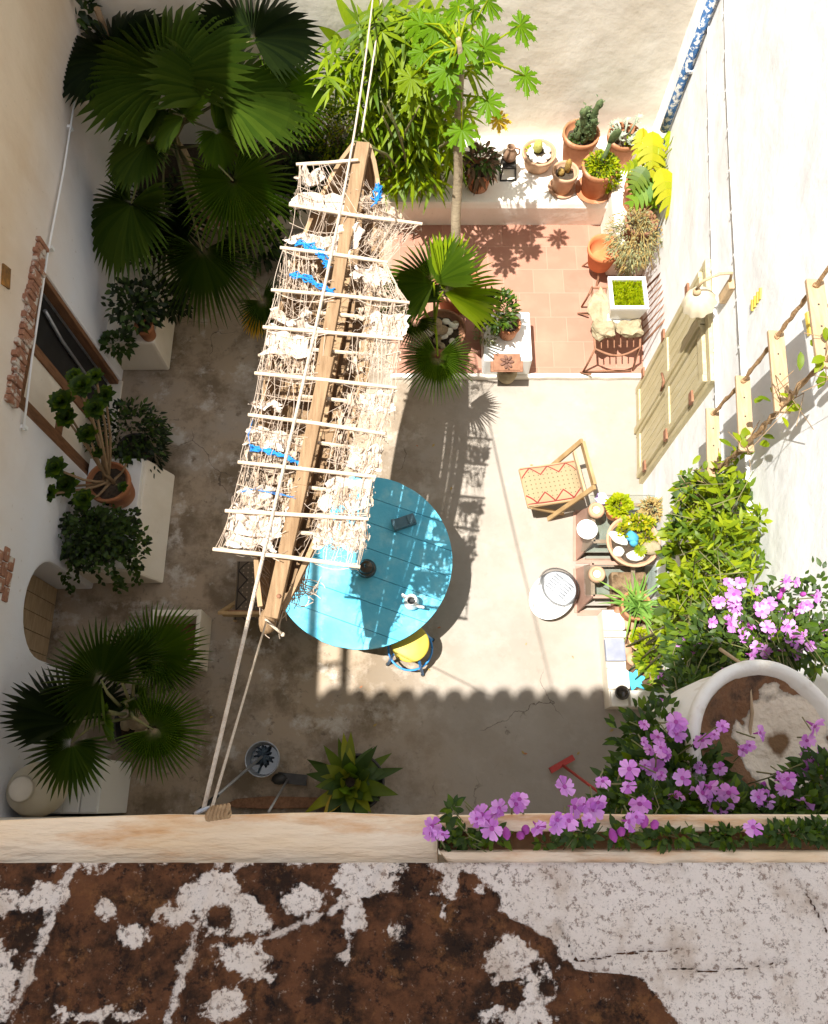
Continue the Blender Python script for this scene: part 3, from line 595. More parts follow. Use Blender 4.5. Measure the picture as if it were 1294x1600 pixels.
# ---- pots
def pot(root, c, r, h, mt='terra', soil='soil', rim=True, n=30, fill=.8, taper=.72):
    c = V(c); g = G(); rb = r*taper; t = .014+.03*r
    pr = [(rb*.9, 0), (rb, .005), (r*.94-.004, h*.8)]
    if rim: pr += [(r*.97, h*.81), (r, h*.83), (r*1.01, h*.985), (r*.99, h)]
    else: pr += [(r*.99, h*.97), (r, h)]
    pr += [(r-t, h), (r-t*1.15, h*.93), (rb-t+.005, h*fill*.9)]
    g.lathe(pr, c, n); ob = g.build('pot', M[mt], root)
    g = G(); k = 24; rs = r-t*1.05; vs = [c+V((0, 0, h*fill+.01))]
    for q in (.5, 1):
        for i in range(k): a = 2*math.pi*i/k; vs.append(c+V((rs*q*math.cos(a), rs*q*math.sin(a), h*fill+U(-.012, .012))))
    fs = [(0, 1+i, 1+(i+1) % k) for i in range(k)]+[(1+i, 1+k+i, 1+k+(i+1) % k, 1+(i+1) % k) for i in range(k)]
    g.add(vs, fs, 0, True); g.build('soil', M[soil], root); return c+V((0, 0, h*fill+.01))
def saucer(root, c, r, mt='terra'):
    g = G(); g.lathe([(r*.8, 0), (r, .03), (r*.96, .032), (r*.8, .012)], V(c)-V((0, 0, .0)), 28); g.build('saucer', M[mt], root)
def potted(px, py, zb, rpx, h, label, mt='terra', group=None, name='potted_plant', cat='potted plant', rim=True, soil='soil', fill=.8, taper=.72, sauc=False):
    p = P(px, py, zb+h); r = px2m(rpx, p); base = V((p.x, p.y, zb)); t = thing(name, label, cat, base, group)
    if sauc: saucer(t, base, r*1.08, mt); base = base+V((0, 0, .012))
    s = pot(t, base, r, h, mt, soil, rim, fill=fill, taper=taper); return t, s, r
GB = 'pots on the white bench'
# white stone cactus bowl
t, s, r = potted(843, 237, ZB, 27, .2, 'shallow terracotta bowl with round yellow cactus among white pebbles', 'terra_pale', GB)
g = G(); g.lathe([(.03, 0), (.048, .03), (.05, .09), (.04, .13), (.012, .15)], s+V((-.02, .03, 0)), 14); g.build('cactus', mat('golden_cactus', (.3, .3, .06), (.45, .42, .12), .8, 60, .8, 140), t)
for a in range(7):
    q = a*.9+.3; g = G(); g.stone(s+V((math.cos(q)*r*.5, math.sin(q)*r*.55, .018)), (.062*U(.7, 1.2), .04, .022), rz=q+1.2); g.build('pebble', M['pebble'], t)
g = G(); g.cloud(s+V((-.1, .04, .03)), (.03, .03, .02), 20, .04, .02, up=.8); g.build('foliage', M['lime'], t)
# small cactus
t, s, r = potted(884, 268, ZB, 21, .26, 'small terracotta pot on saucer holding two stubby golden cacti', 'terra_pale', GB, sauc=True)
for (dx, dy, hh, rr) in ((.02, .03, .17, .035), (-.05, -.01, .07, .035)):
    g = G(); g.lathe([(rr*.8, 0), (rr, hh*.3), (rr, hh*.75), (rr*.3, hh)], s+V((dx, dy, 0)), 12); g.build('cactus', mat('brown_cactus', (.22, .13, .04), (.38, .25, .06), .85, 50, .9, 140), t)
# tall spiny cactus
t, s, r = potted(909, 207, ZB, 29, .38, 'tall terracotta pot with dark knobbly column cactus, closest to the back wall', 'terra', GB)
for k in range(7):
    a = k*.95; b0 = s+V((math.cos(a)*r*.35+.03, math.sin(a)*r*.3, 0)); hh = (.5, .3, .36, .2, .42, .25, .3)[k]; g = G()
    q = [b0+V((.02*math.sin(i+k), .01*math.cos(i*2), hh*i/8)) for i in range(9)]
    g.tube(q, [.03+.012*(i % 2) for i in range(8)]+[.012], 8)
    for i in range(26):
        z = U(.03, hh); aa = U(0, 6.3); p = b0+V((math.cos(aa)*.035, math.sin(aa)*.035, z)); g.leaf(p, (math.cos(aa), math.sin(aa), .5), Z, .035, .02, 0, 2)
    g.build('cactus', M['cactus'], t)
g = G(); g.cloud(s+V((-.06, -.05, .03)), (.08, .08, .03), 130, .03, .02, up=.8); g.build('foliage', M['deep'], t)
# opuntia with fern
t, s, r = potted(938, 260, ZB, 28, .36, 'terracotta pot overflowing with bright green fern around one paddle cactus', 'terra', GB, sauc=True)
g = G(); g.cloud(s+V((.02, -.0, .06)), (r*.95, r*.9, .09), 900, .05, .02, up=.5, mis=[0, 0, 1]); g.cloud(s+V((.12, -.05, -.06)), (.12, .1, .14), 420, .05, .02, up=.1, mis=[0, 0, 1]); g.build('fern', [M['lime'], M['green']], t)
g = G(); q = s+V((.0, .02, 0)); g.tube([q, q+V((.03, .02, .16)), q+V((.05, .05, .3))], [.03, .026, .022], 8)
M3 = Matrix.Rotation(R(15), 3, 'Y'); g.lathe([(.01, 0), (.035, .03), (.052, .1), (.045, .17), (.015, .21)], q+V((.05, .05, .28)), 12, M=M3@Matrix.Diagonal((1, .35, 1))); g.build('paddle_cactus', M['cactus'], t)
# grey succulent
t, s, r = potted(977, 211, ZB, 27, .36, 'terracotta pot of grey felted succulent beside the paddle cactus', 'terra', GB)
g = G()
for k in range(9):
    a = k*.7; q = s+V((math.cos(a)*r*.3, math.sin(a)*r*.3, 0)); e = q+V((math.cos(a)*.1, math.sin(a)*.1, U(.08, .2))); g.tube([q, (q+e)/2+V((0, 0, .03)), e], .012, 6)
    for i in range(9): b = i*.7; g.leaf(e-Z*.008*i, (math.cos(b), math.sin(b), .5), Z, .06, .028, 0, 3)
g.build('foliage', mat('felt_leaf', (.22, .25, .17), (.34, .36, .28), .9, 30, island=True), t)
g = G(); g.cloud(s+V((.08, -.05, .03)), (.06, .06, .03), 40, .04, .035, up=.8); g.build('ground_cover', M['lime'], t)
# monstera
t, s, r = potted(1008, 286, ZB, 30, .46, 'terracotta pot of monstera with green and glaring yellow split leaves', 'terra', GB)
spec = [((1020, 205), (1022, 262), 1.25, 'yellow', .36), ((1032, 262), (1052, 318), 1.25, 'yellow', .34), ((1060, 220), (1062, 275), 1.15, 'yellow', .22), ((1010, 262), (990, 288), 1.15, 'green', .3), ((1022, 288), (988, 312), 1.05, 'papaya', .3), ((1022, 290), (1024, 318), 1.0, 'papaya', .26), ((1030, 230), (1000, 245), 1.2, 'lime', .26), ((1005, 200), (1000, 238), 1.15, 'yellow', .22), ((1045, 205), (1060, 240), 1.2, 'lime', .22), ((1040, 290), (1070, 300), 1.1, 'lime', .2), ((1050, 300), (1055, 335), 1.0, 'vine', .22), ((1000, 255), (975, 262), 1.1, 'vine', .2), ((1025, 235), (1038, 262), 1.05, 'vine', .24), ((1065, 250), (1072, 290), 1.0, 'lime', .2)]
for (a, b, z, mk, w) in spec:
    p = P(*a, z); q = P(*b, z-.08); g = G(); g.pinnate(p, q-p, V((0, -.2, 1)), (q-p).length*1.05, w*.85, 6, droop=.25); g.tube([s+V((U(-.05, .05), U(-.05, .05), 0)), (s+p)/2+V((0, .05, .12)), p], .007, 6); g.build('leaf', M[mk], t)
g = G()
for k in range(5):
    a = s+V((U(-.05, .1), U(-.05, .05), .05)); p = P(1045+k*8, 225+k*20, 1.2); g.tube([a, (a+p)/2+V((.1, .1, .2)), p+V((.02, 0, .1)), p+V((.05, -.1, -.15)), p+V((.03, -.25, -.4))], .006, 5)
g.build('stems', M['lime'], t)
# brown weeping pot near the papaya
t, s, r = potted(750, 262, ZB, 22, .28, 'dark pot of withered drooping brown leaves left of the jug', 'terra', GB)
g = G(); g.cloud(s+V((0, .0, .12)), (.17, .17, .13), 240, .13, .045, up=.2, droop=.6, mis=[0, 0, 1]); g.build('foliage', [mat('withered', (.06, .035, .02), (.14, .08, .04), .8, 10, island=True), M['deep']], t)
# jug on black stand
p = P(793, 268, ZB); t = thing('lantern_stand', 'open black metal stand on the bench edge under the jug', 'stand', p)
g = G(); w = .085
for sx in (-1, 1):
    for sy in (-1, 1): g.bar(p+V((sx*w, sy*w-.05, 0)), p+V((sx*w*.8, sy*w*.8-.02, .16)), .014, .014)
for z, k in ((.16, .8), (.01, 1)):
    for sx, sy in ((0, 1), (0, -1)): g.bar(p+V((-w*k, sy*w*k-.05+.03*(z > .1), z)), p+V((w*k, sy*w*k-.05+.03*(z > .1), z)), .014, .014)
    for sx in (1, -1): g.bar(p+V((sx*w*k, -w*k-.05+.03*(z > .1), z)), p+V((sx*w*k, w*k-.05+.03*(z > .1), z)), .014, .014)
g.build('frame', M['darkmetal'], t); g = G(); g.box(p+V((0, -.03, .165)), (.15, .15, .012)); g.build('top_plate', M['darkmetal'], t)
p2 = p+V((0, -.0, .17)); t = thing('jug', 'small round brown clay jug with dark mouth on black stand', 'jug', p2)
g = G(); g.lathe([(.04, 0), (.07, .04), (.078, .09), (.05, .14), (.036, .17), (.045, .19), (.036, .19), (.03, .15), (.03, .1)], p2, 24); jb = g.build('jug_body', mat('brown_clay', (.22, .13, .08), (.32, .2, .13), .6, 12), t)
g = G(); g.tube([p2+V((.045, -.0, .17)), p2+V((.1, 0, .15)), p2+V((.1, 0, .09)), p2+V((.075, 0, .07))], .01, 6); g.build('handle', M['rust'], t)
# grey trailing plant on plinth, orange pot on tripod
p = P(1000, 362, .6); t, s, r = potted(1003, 345, .6, 26, .26, 'dark pot of grey trailing herb on the white plinth', 'rust')
g = G(); g.cloud(P(990, 372, .8), (.30, .34, .2), 1500, .055, .012, up=.3, droop=.8, mis=[0, 0, 1]); g.cloud(P(985, 405, .5), (.12, .14, .25), 500, .05, .012, up=-.2, droop=.8, mis=[0, 0, 1])
for k in range(40):
    a = s+V((U(-.1, .1), U(-.1, .1), .05)); e = P(U(955, 1035), U(325, 425), U(.5, .9)); g.tube([a, (a+e)/2+Z*.12, e], .003, 4, 1)
g.build('foliage', [M['grey'], M['dry']], t)
p = P(945, 386, .5); r = px2m(25, p); t = thing('plant_bowl', 'empty orange clay bowl on rusty tripod below the trailing herb', 'bowl', (p.x, p.y, TZ))
g = G(); g.lathe([(r*.5, .2), (r*.72, .22), (r*.98, .43), (r*1.03, .44), (r*1.03, .5), (r*.95, .5), (r*.88, .43), (r*.6, .32)], V((p.x, p.y, 0)), 32); g.build('bowl', M['terra_red'], t)
for k in range(3):
    a = k*2.09+.5; g = G(); g.bar((p.x+math.cos(a)*r*.5, p.y+math.sin(a)*r*.5, .24), (p.x+math.cos(a)*r*1.0, p.y+math.sin(a)*r*1.0, TZ), .02, .014); g.build('leg', M['rust'], t)
# ---- papaya tree
bp_ = P(713, 440, TZ+.36); t = thing('papaya_tree', 'slender papaya tree with lobed leaves growing from a terracotta pot', 'tree', (bp_.x, bp_.y, TZ))
tb = pot(t, (bp_.x, bp_.y, TZ), px2m(36, bp_), .36, 'terra', fill=.85)
q = [tb]+[P(a, b, z) for a, b, z in ((712, 340, .95), (716, 270, 1.35), (715, 220, 1.7), (718, 150, 2.2), (720, 95, 2.65), (716, 60, 2.85))]
g = G(); g.tube(q, [.055, .05, .045, .042, .036, .03, .02], 9); g.build('trunk', M['bark'], t)
pl_ = [((820, 45), 2.6, 32, 'papaya'), ((768, 4), 2.7, 30, 'papaya'), ((745, 18), 2.75, 30, 'papaya'), ((722, 78), 2.75, 40, 'papaya'), ((765, 82), 2.6, 40, 'papaya'), ((692, 118), 2.6, 36, 'papaya'), ((826, 125), 2.4, 30, 'papaya'), ((768, 165), 2.3, 32, 'papaya'), ((783, 190), 2.1, 20, 'ochre'), ((722, 212), 2.15, 36, 'papaya'), ((650, 42), 2.7, 30, 'papaya'), ((636, 128), 2.45, 32, 'bamboo'), ((672, 45), 2.75, 30, 'papaya'), ((690, 72), 2.7, 30, 'papaya'), ((710, 12), 2.8, 30, 'papaya'), ((655, 85), 2.6, 26, 'papaya'), ((640, 160), 2.3, 26, 'bamboo'), ((700, 150), 2.4, 28, 'papaya')]
top = q[-2]
for (a, z, rp, mk) in pl_:
    c = P(*a, z); c0_ = c; r = px2m(rp, c)*1.12; d = V((c.x-top.x, c.y-top.y, 0)); d = d.normalized() if d.length > .05 else V((0, -1, 0))
    d = (d+V((U(-.3, .3), -.75, -.35))).normalized(); hub = c-d*r*.25; g = G()
    g.palmate(hub, d, V((U(-.25, .25), -.35+U(-.2, .2), 1)), r*1.05, 9, 0, .22)
    st = V(q[-1]).lerp(V(q[-3]), U(0, 1)); g.tube([st, st.lerp(hub, .5)+Z*.1, hub], [.012, .009, .006], 6, 1); g.build('leaf', [M[mk], M['lime']], t)
for (a, b) in ((700, 410), (692, 422), (700, 398), (722, 425), (715, 432)):
    c = P(a, b+8, TZ+.38); g = G(); g.stone(c, (.055, .045, .035)); g.build('pebble', M['pebble'], t)
# ---- bamboo palm shrub
c = P(640, 285, ZB); t = thing('bamboo_palm', 'dense bright green bamboo palm shrub crowding the back wall', 'shrub', c)
g = G()
for k in range(26):
    b0 = c+V((U(-.55, .45), U(-.2, .15), 0)); e = P(U(540, 725), U(20, 230), U(1.2, 2.4)); g.tube([b0, b0.lerp(e, .5)+Z*.15, e], [.016, .012, .008], 6)
g.build('stems', M['stem'], t)
g = G()
def whorl(g, p, n, L, w, mi, dn=.5):
    for i in range(n):
        a = 2*math.pi*i/n+U(-.3, .3); el = U(-.5, .6); g.leaf(p, (math.cos(a), math.sin(a)-.25, el), V((U(-.4, .4), U(-.4, .4), 1)), L*U(.7, 1.15), w*U(.8, 1.15), dn*U(.3, 1.2), 4, mi, .12)
for k in range(230):
    px_ = rg.gauss(645, 44); py_ = U(15, 285); 
    if px_ > 718+U(0, 20) or px_ < 560: continue
    z = max(.7, min(2.5, 2.55-(py_-20)/250*1.7+U(-.25, .2))); whorl(g, P(px_, py_, z), rg.choice((5, 6, 7, 8)), .30, .042, 0 if U(0, 1) < .75 else 1, .55)
for k in range(16): whorl(g, P(U(510, 560), U(60, 140), U(1.7, 2.2)), 7, .3, .04, 0, .5)
g.build('foliage', [M['bamboo'], M['green']], t)
g = G()
for (a, b, a2, b2, z) in ((560, 60, 525, -10, 2.1), (575, 55, 590, -20, 2.2), (600, 60, 640, -10, 2.2), (590, 90, 560, 10, 2.1), (680, 60, 665, -15, 2.1), (540, 75, 500, 40, 2.0), (620, 70, 610, 0, 2.2)):
    p = P(a, b, z-.2); e = P(a2, b2, z+.1); g.leaf(p, e-p, V((U(-.3, .3), -.5, 1)), (e-p).length*1.1, .11, .05, 6, 0, .2)
g.build('broad_leaves', M['bamboo'], t)
# leafy bush left of it
c = P(520, 235, ZB); t = thing('leafy_bush', 'low bush of tiny lime leaves between palm and bamboo', 'bush', c)
g = G(); g.cloud(P(525, 205, .8), (.38, .25, .35), 1100, .055, .028, up=.6, mis=[0, 1, 2]); g.cloud(P(500, 180, 1.0), (.25, .2, .3), 500, .05, .025, up=.6, mis=[0, 1]); g.build('foliage', [M['green'], M['lime'], M['deep']], t)
g = G()
for k in range(14): e = P(U(480, 560), U(160, 230), U(.7, 1.1)); b0 = c+V((U(-.15, .15), U(-.1, .1), -.05)); g.tube([b0, (b0+e)/2+V((0, 0, .1)), e], .007, 5)
g.build('stems', M['twig'], t)
# ---- fan palms
def fanpalm(name, label, base, crown, fr, trunk_r=.07, stem='stem'):
    t = thing(name, label, 'palm', base); base = V(base); crown = V(crown)
    g = G(); n = 9; q = [base.lerp(crown, i/n)+V((.02*math.sin(i*1.3), .02*math.cos(i), 0)) for i in range(n+1)]
    g.tube(q, [trunk_r*(1.25-.5*i/n)*(1.08 if i % 2 else .95) for i in range(n+1)], 10); g.build('trunk', M['bark'], t)
    for f in fr:
        hub, tip, span, mk, N = f[:5]; kw = f[5] if len(f) > 5 else {}
        g = G(); g.fan(hub, tip, span, N, mi=0, **kw); mid = crown.lerp(V(hub), .5)+Z*.12
        g.tube([crown+V((U(-.03, .03), U(-.03, .03), -U(0, .25))), mid, V(hub)], [.016, .012, .008], 6, 1); g.build('frond', [M[mk], M[stem]], t)
    return t
def F(h, hz, tp, tz, span, mk, N=46, **kw): return (P(*h, hz), P(*tp, tz), span, mk, N, kw)
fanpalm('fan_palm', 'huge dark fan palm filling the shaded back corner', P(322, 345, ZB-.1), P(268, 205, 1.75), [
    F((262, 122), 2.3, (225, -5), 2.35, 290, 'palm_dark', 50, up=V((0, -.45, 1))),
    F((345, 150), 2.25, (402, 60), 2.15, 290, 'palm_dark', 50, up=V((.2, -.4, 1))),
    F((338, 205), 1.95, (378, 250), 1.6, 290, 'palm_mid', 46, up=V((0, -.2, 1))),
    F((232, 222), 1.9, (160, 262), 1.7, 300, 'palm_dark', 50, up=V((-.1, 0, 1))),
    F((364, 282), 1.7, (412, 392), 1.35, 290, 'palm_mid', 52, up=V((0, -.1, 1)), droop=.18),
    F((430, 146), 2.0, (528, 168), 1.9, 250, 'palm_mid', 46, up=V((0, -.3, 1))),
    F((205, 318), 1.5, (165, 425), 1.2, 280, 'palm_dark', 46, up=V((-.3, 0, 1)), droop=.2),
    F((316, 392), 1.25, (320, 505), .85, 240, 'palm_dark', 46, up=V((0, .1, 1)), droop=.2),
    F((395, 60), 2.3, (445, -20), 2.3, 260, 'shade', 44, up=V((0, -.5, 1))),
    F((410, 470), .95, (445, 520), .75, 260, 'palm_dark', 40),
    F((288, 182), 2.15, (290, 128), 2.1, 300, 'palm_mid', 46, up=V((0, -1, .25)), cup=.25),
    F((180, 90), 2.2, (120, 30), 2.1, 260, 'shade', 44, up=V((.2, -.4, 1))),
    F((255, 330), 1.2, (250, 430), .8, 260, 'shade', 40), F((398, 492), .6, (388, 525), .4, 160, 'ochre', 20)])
c = P(120, 90, 1.6); t = thing('climbing_plant', 'almost black climbing plant in the far left corner behind the palm', 'climber', (XL+.2, YF-.3, ZB-.1))
g = G(); g.cloud(P(115, 60, 1.8), (.35, .3, .9), 900, .12, .07, up=.1, droop=.6, mis=[0, 1]); g.cloud(P(150, 120, 1.2), (.3, .3, .5), 400, .12, .07, up=.1, droop=.6, mis=[0, 1]); g.build('foliage', [M['shade'], M['deep']], t)
g = G(); g.tube([(XL+.2, YF-.3, ZB-.1), (XL+.15, YF-.2, 1), (XL+.2, YF-.25, 2.2)], .03, 7); g.build('stem', M['twig'], t)
c = P(380, 300, ZB-.09); t = thing('undergrowth', 'dark leafy undergrowth around the foot of the fan palm', 'undergrowth', c); t['kind'] = 'stuff'
g = G()
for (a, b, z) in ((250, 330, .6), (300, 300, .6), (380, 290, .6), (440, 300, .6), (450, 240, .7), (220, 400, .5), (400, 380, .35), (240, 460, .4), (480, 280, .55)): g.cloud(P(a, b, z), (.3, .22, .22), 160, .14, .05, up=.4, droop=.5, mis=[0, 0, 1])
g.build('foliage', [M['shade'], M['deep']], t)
t, s, r = potted(224, 508, .55, 15, .2, 'small terracotta pot of dark leafy stems on the low ledge', 'terra')
g = G(); g.cloud(s+V((-.04, .12, .2)), (.28, .28, .22), 330, .085, .05, up=.4, droop=.4, mis=[1, 1, 0], shell=.0); g.cloud(s+V((.2, .25, .1)), (.25, .2, .2), 130, .085, .05, mi=1); g.cloud(P(182, 538, .6), (.16, .10, .12), 110, .08, .05, up=.3, droop=.4); g.build('foliage', [M['deep'], M['shade']], t)
# bottom-left palm
pbase = P(218, 1132, .36); 
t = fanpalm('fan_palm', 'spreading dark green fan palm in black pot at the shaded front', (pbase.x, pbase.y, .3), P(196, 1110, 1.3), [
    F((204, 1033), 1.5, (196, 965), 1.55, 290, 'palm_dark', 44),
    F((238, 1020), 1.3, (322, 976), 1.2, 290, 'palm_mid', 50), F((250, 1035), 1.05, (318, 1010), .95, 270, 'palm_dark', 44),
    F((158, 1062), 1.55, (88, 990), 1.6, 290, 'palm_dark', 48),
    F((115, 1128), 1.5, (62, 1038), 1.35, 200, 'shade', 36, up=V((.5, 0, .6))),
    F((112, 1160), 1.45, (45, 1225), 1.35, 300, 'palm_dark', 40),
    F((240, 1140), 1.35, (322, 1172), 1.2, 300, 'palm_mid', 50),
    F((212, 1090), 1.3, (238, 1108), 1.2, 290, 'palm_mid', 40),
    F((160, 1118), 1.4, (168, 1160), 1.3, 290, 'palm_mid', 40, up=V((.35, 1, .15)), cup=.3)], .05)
pot(t, (pbase.x, pbase.y, 0), px2m(42, pbase), .36, 'darkmetal', fill=.86)
for k in range(5): g = G(); g.stone((pbase.x+U(-.16, .16), pbase.y+U(-.18, .02), .35), (.07, .05, .04)); g.build('pebble', M['stone'], t)
# right palm, in pot with pebbles
p = P(690, 515, TZ+.3); t = fanpalm('fan_palm', 'young fan palm with half lit fronds right of the hanging boat', (p.x, p.y, TZ+.25), P(678, 500, .75), [
    F((678, 442), 1.35, (640, 372), 1.3, 270, 'palm_mid', 46, up=V((-.3, -.2, 1))),
    F((692, 456), 1.3, (775, 402), 1.15, 150, 'palm_lime', 30, up=V((.5, -.3, 1)), cup=.3),
    F((684, 556), 1.2, (672, 628), 1.0, 290, 'palm_mid', 50, up=V((0, .1, 1)), droop=.16),
    F((640, 470), 1.1, (600, 430), 1.0, 270, 'palm_dark', 40), F((650, 500), .9, (628, 540), .8, 260, 'palm_dark', 36)], .045, 'palm_lime')
ss = pot(t, (p.x, p.y, TZ), px2m(38, p), .3, 'rust', fill=.8)
for k in range(16): a = U(0, 6.3); q = U(.1, .85)*px2m(32, p); g = G(); g.stone(ss+V((math.cos(a)*q, math.sin(a)*q, .02)), (.05*U(.7, 1.3), .035, .025)); g.build('pebble', M['pebble'] if k % 3 else M['stone'], t)
c = P(712, 480, TZ+.05); g = G(); g.stone(c+Z*.03, (.06, .05, .04)); ob = g.build('painted_stone', mat('painted', (.4, .5, .62), (.15, .25, .4), .5, 30), origin=c); tag(ob, 'pale blue painted stone beside the pebbled palm pot', 'stone')
# ---- white block with pot, plaque
zt = .36; a = P(754, 487, zt); b = P(828, 487, zt); c_ = P(827, 563, zt)
g = G(); g.bb((a.x, c_.y, TZ), (b.x, a.y, zt)); ob = g.build('masonry_block', M['white'], origin=((a.x+b.x)/2, (a.y+c_.y)/2, TZ), bevel=.022); tag(ob, 'square whitewashed block standing on the terracotta tiles', 'block')
t, s, r = potted(796, 505, zt, 18.5, .2, 'terracotta pot with bushy green herb on the whitewashed block', 'terra')
g = G(); g.cloud(P(776, 484, .75), (.22, .2, .14), 340, .085, .032, up=.5, mis=[0, 1, 1]); g.cloud(P(757, 470, .7), (.15, .1, .1), 120, .08, .03, up=.5); g.cloud(P(760, 520, .42), (.12, .14, .07), 90, .06, .02, mi=2); g.build('foliage', [M['green'], M['deep'], M['grey']], t)
g = G()
for k in range(10): e = P(U(750, 800), U(465, 510), U(.65, .8)); g.tube([s, (s+e)/2+Z*.06, e], .005, 5)
g.build('stems', M['stem'], t)
c = P(792, 582, .1); t = thing('pale_vase', 'pale stoneware vase under the brown plaque at the terrace edge', 'vase', (c.x, c.y, 0))
g = G(); g.lathe([(.05, 0), (.09, .05), (.105, .14), (.09, .22), (.075, .24), (.065, .235), (.07, .15)], (c.x, c.y-.02, .0), 24); g.build('vase', M['stone'], t)
c2 = P(792, 566, .40); t = thing('clay_plaque', 'brown square clay plaque with a raised flower on the vase', 'plaque', c2)
q = Matrix.Rotation(R(18), 3, 'X'); g = G(); g.box(c2, (.27, .17, .025), M=q); g.box(c2+V((0, -.04, -.02)), (.33, .11, .02), M=q); g.build('plate', M['rust'], t, bevel=.006)
g = G()
for k in range(7): an = k*.9; g.stone(c2+q@V((math.cos(an)*.045, math.sin(an)*.045, .022)), (.03, .016, .012), rz=an)
g.stone(c2+q@V((0, 0, .026)), (.018, .018, .016)); g.tube([c2+q@V((0, -.03, .018)), c2+q@V((.02, -.08, .018))], .007, 5); g.build('flower_relief', mat('clay_relief', (.12, .06, .04), (.2, .1, .07), .8, 30), t)
# ---- iron chair carrying stones and white planter
zs = .45; A = P(925, 450, zs); B_ = P(1003, 450, zs); Cc = P(1000, 542, zs); D_ = P(930, 545, zs)
ce = (A+B_+Cc+D_)/4; t = thing('iron_chair', 'rusty wrought iron chair used as a plant stand by the wall', 'chair', (ce.x, ce.y, TZ))
g = G()
arcp = [D_.lerp(Cc, i/10)+V((0, -.09*math.sin(math.pi*i/10), 0)) for i in range(11)]
g.tube([A]+arcp+[B_, A], .012, 7); g.tube([A+V((.0, 0, .02)), A+V((-.04, -.1, .02))], .01, 6)
for i in range(1, 7): f = i/7; g.tube([A.lerp(B_, f), D_.lerp(Cc, f)], .007, 6)
g.build('seat_frame', M['rust'], t)
for q, dxy in ((A, (-.03, .03)), (B_, (.02, .03)), (Cc, (.02, -.05)), (D_, (-.05, -.05))): g = G(); g.tube([q, V((q.x+dxy[0]*.4, q.y+dxy[1]*.4, .25)), V((q.x+dxy[0], q.y+dxy[1], TZ+.01))], .011, 7); g.build('leg', M['rust'], t)
for q1, q2 in ((A, B_), (D_, Cc)): g = G(); e1 = V((q1.x-.08, q1.y-.06, TZ+.015)); e2 = V((q2.x+.0, q2.y-.06, TZ+.015)); g.tube([e1+V((.1, -.05, .05)), e1, e1.lerp(e2, .5)+Z*.02, e2], .01, 6); g.build('stretcher', M['rust'], t)
g = G()
b1, b2 = B_+V((.03, -.02, 0)), Cc+V((.03, .03, 0)); t1 = b1+V((.13, .0, .42)); t2 = b2+V((.13, .05, .38))
g.tube([b1, t1, t1.lerp(t2, .5)+V((.03, 0, .1)), t2, b2], .011, 7)
for i in range(1, 7): f = i/7; g.tube([b1.lerp(b2, f), t1.lerp(t2, f)+Z*.06*math.sin(math.pi*f)], .007, 6)
g.build('backrest', M['rust'], t)
def rock(px, py, z, d, label, grp=None, sub=3, amp=.55, rz=0):
    c = P(px, py, z); g = G(); g.stone(c, d, 0, amp, sub, rz); g.s = [False]*len(g.s); ob = g.build('stone', M['stone'], origin=c); tag(ob, label, 'stone', grp); return ob
rock(938, 486, zs+.07, (.1, .27, .07), 'long pale stone slab lying along the iron chair')
rock(944, 515, zs+.08, (.13, .1, .08), 'rounded stone at the chair front, left one')
rock(984, 514, zs+.08, (.13, .1, .08), 'rounded stone at the chair front, right of its twin')
c = P(981, 462, zs+.12); t = thing('square_planter', 'square white planter full of lime green seedlings on the iron chair', 'planter', (c.x, c.y, zs))
w = px2m(59, P(982, 456, .8)); zz = zs+.12
def frustum(g, c, w0, w1, z0, z1, mi=0, w0y=None, w1y=None):
    w0y = w0y or w0; w1y = w1y or w1
    g.add([(c.x-w0/2, c.y-w0y/2, z0), (c.x+w0/2, c.y-w0y/2, z0), (c.x+w0/2, c.y+w0y/2, z0), (c.x-w0/2, c.y+w0y/2, z0), (c.x-w1/2, c.y-w1y/2, z1), (c.x+w1/2, c.y-w1y/2, z1), (c.x+w1/2, c.y+w1y/2, z1), (c.x-w1/2, c.y+w1y/2, z1)], [(0, 1, 5, 4), (1, 2, 6, 5), (2, 3, 7, 6), (3, 0, 4, 7), (3, 2, 1, 0)], mi)
pc = P(982, 457, zz+.24)
g = G(); frustum(g, pc, w*.8, w*.97, zz, zz+.215)
for sx, sy, lx, ly in ((-1, 0, .035, w), (1, 0, .035, w), (0, 1, w-.07, .035), (0, -1, w-.07, .035)): g.box((pc.x+sx*(w/2-.0175), pc.y+sy*(w/2-.0175), zz+.225), (lx, ly, .03))
g.build('box', M['plastic_white'], t); g = G(); g.bb((pc.x-w*.46, pc.y-w*.5, zz-.05), (pc.x+w*.42, pc.y+w*.3, zz-.006)); g.build('tray', M['plastic_white'], t, bevel=.008)
g = G(); g.box((pc.x, pc.y, zz+.18), (w*.9, w*.9, .02)); g.build('soil', M['soil'], t)
g = G()
for k in range(1500): g.leaf((pc.x+U(-.43, .43)*w, pc.y+U(-.43, .43)*w, zz+.19), (U(-1, 1), U(-1, 1), U(.6, 2)), (U(-1, 1), U(-1, 1), 1), U(.03, .06), .024, .05, 2)
g.build('seedlings', M['lime'], t)
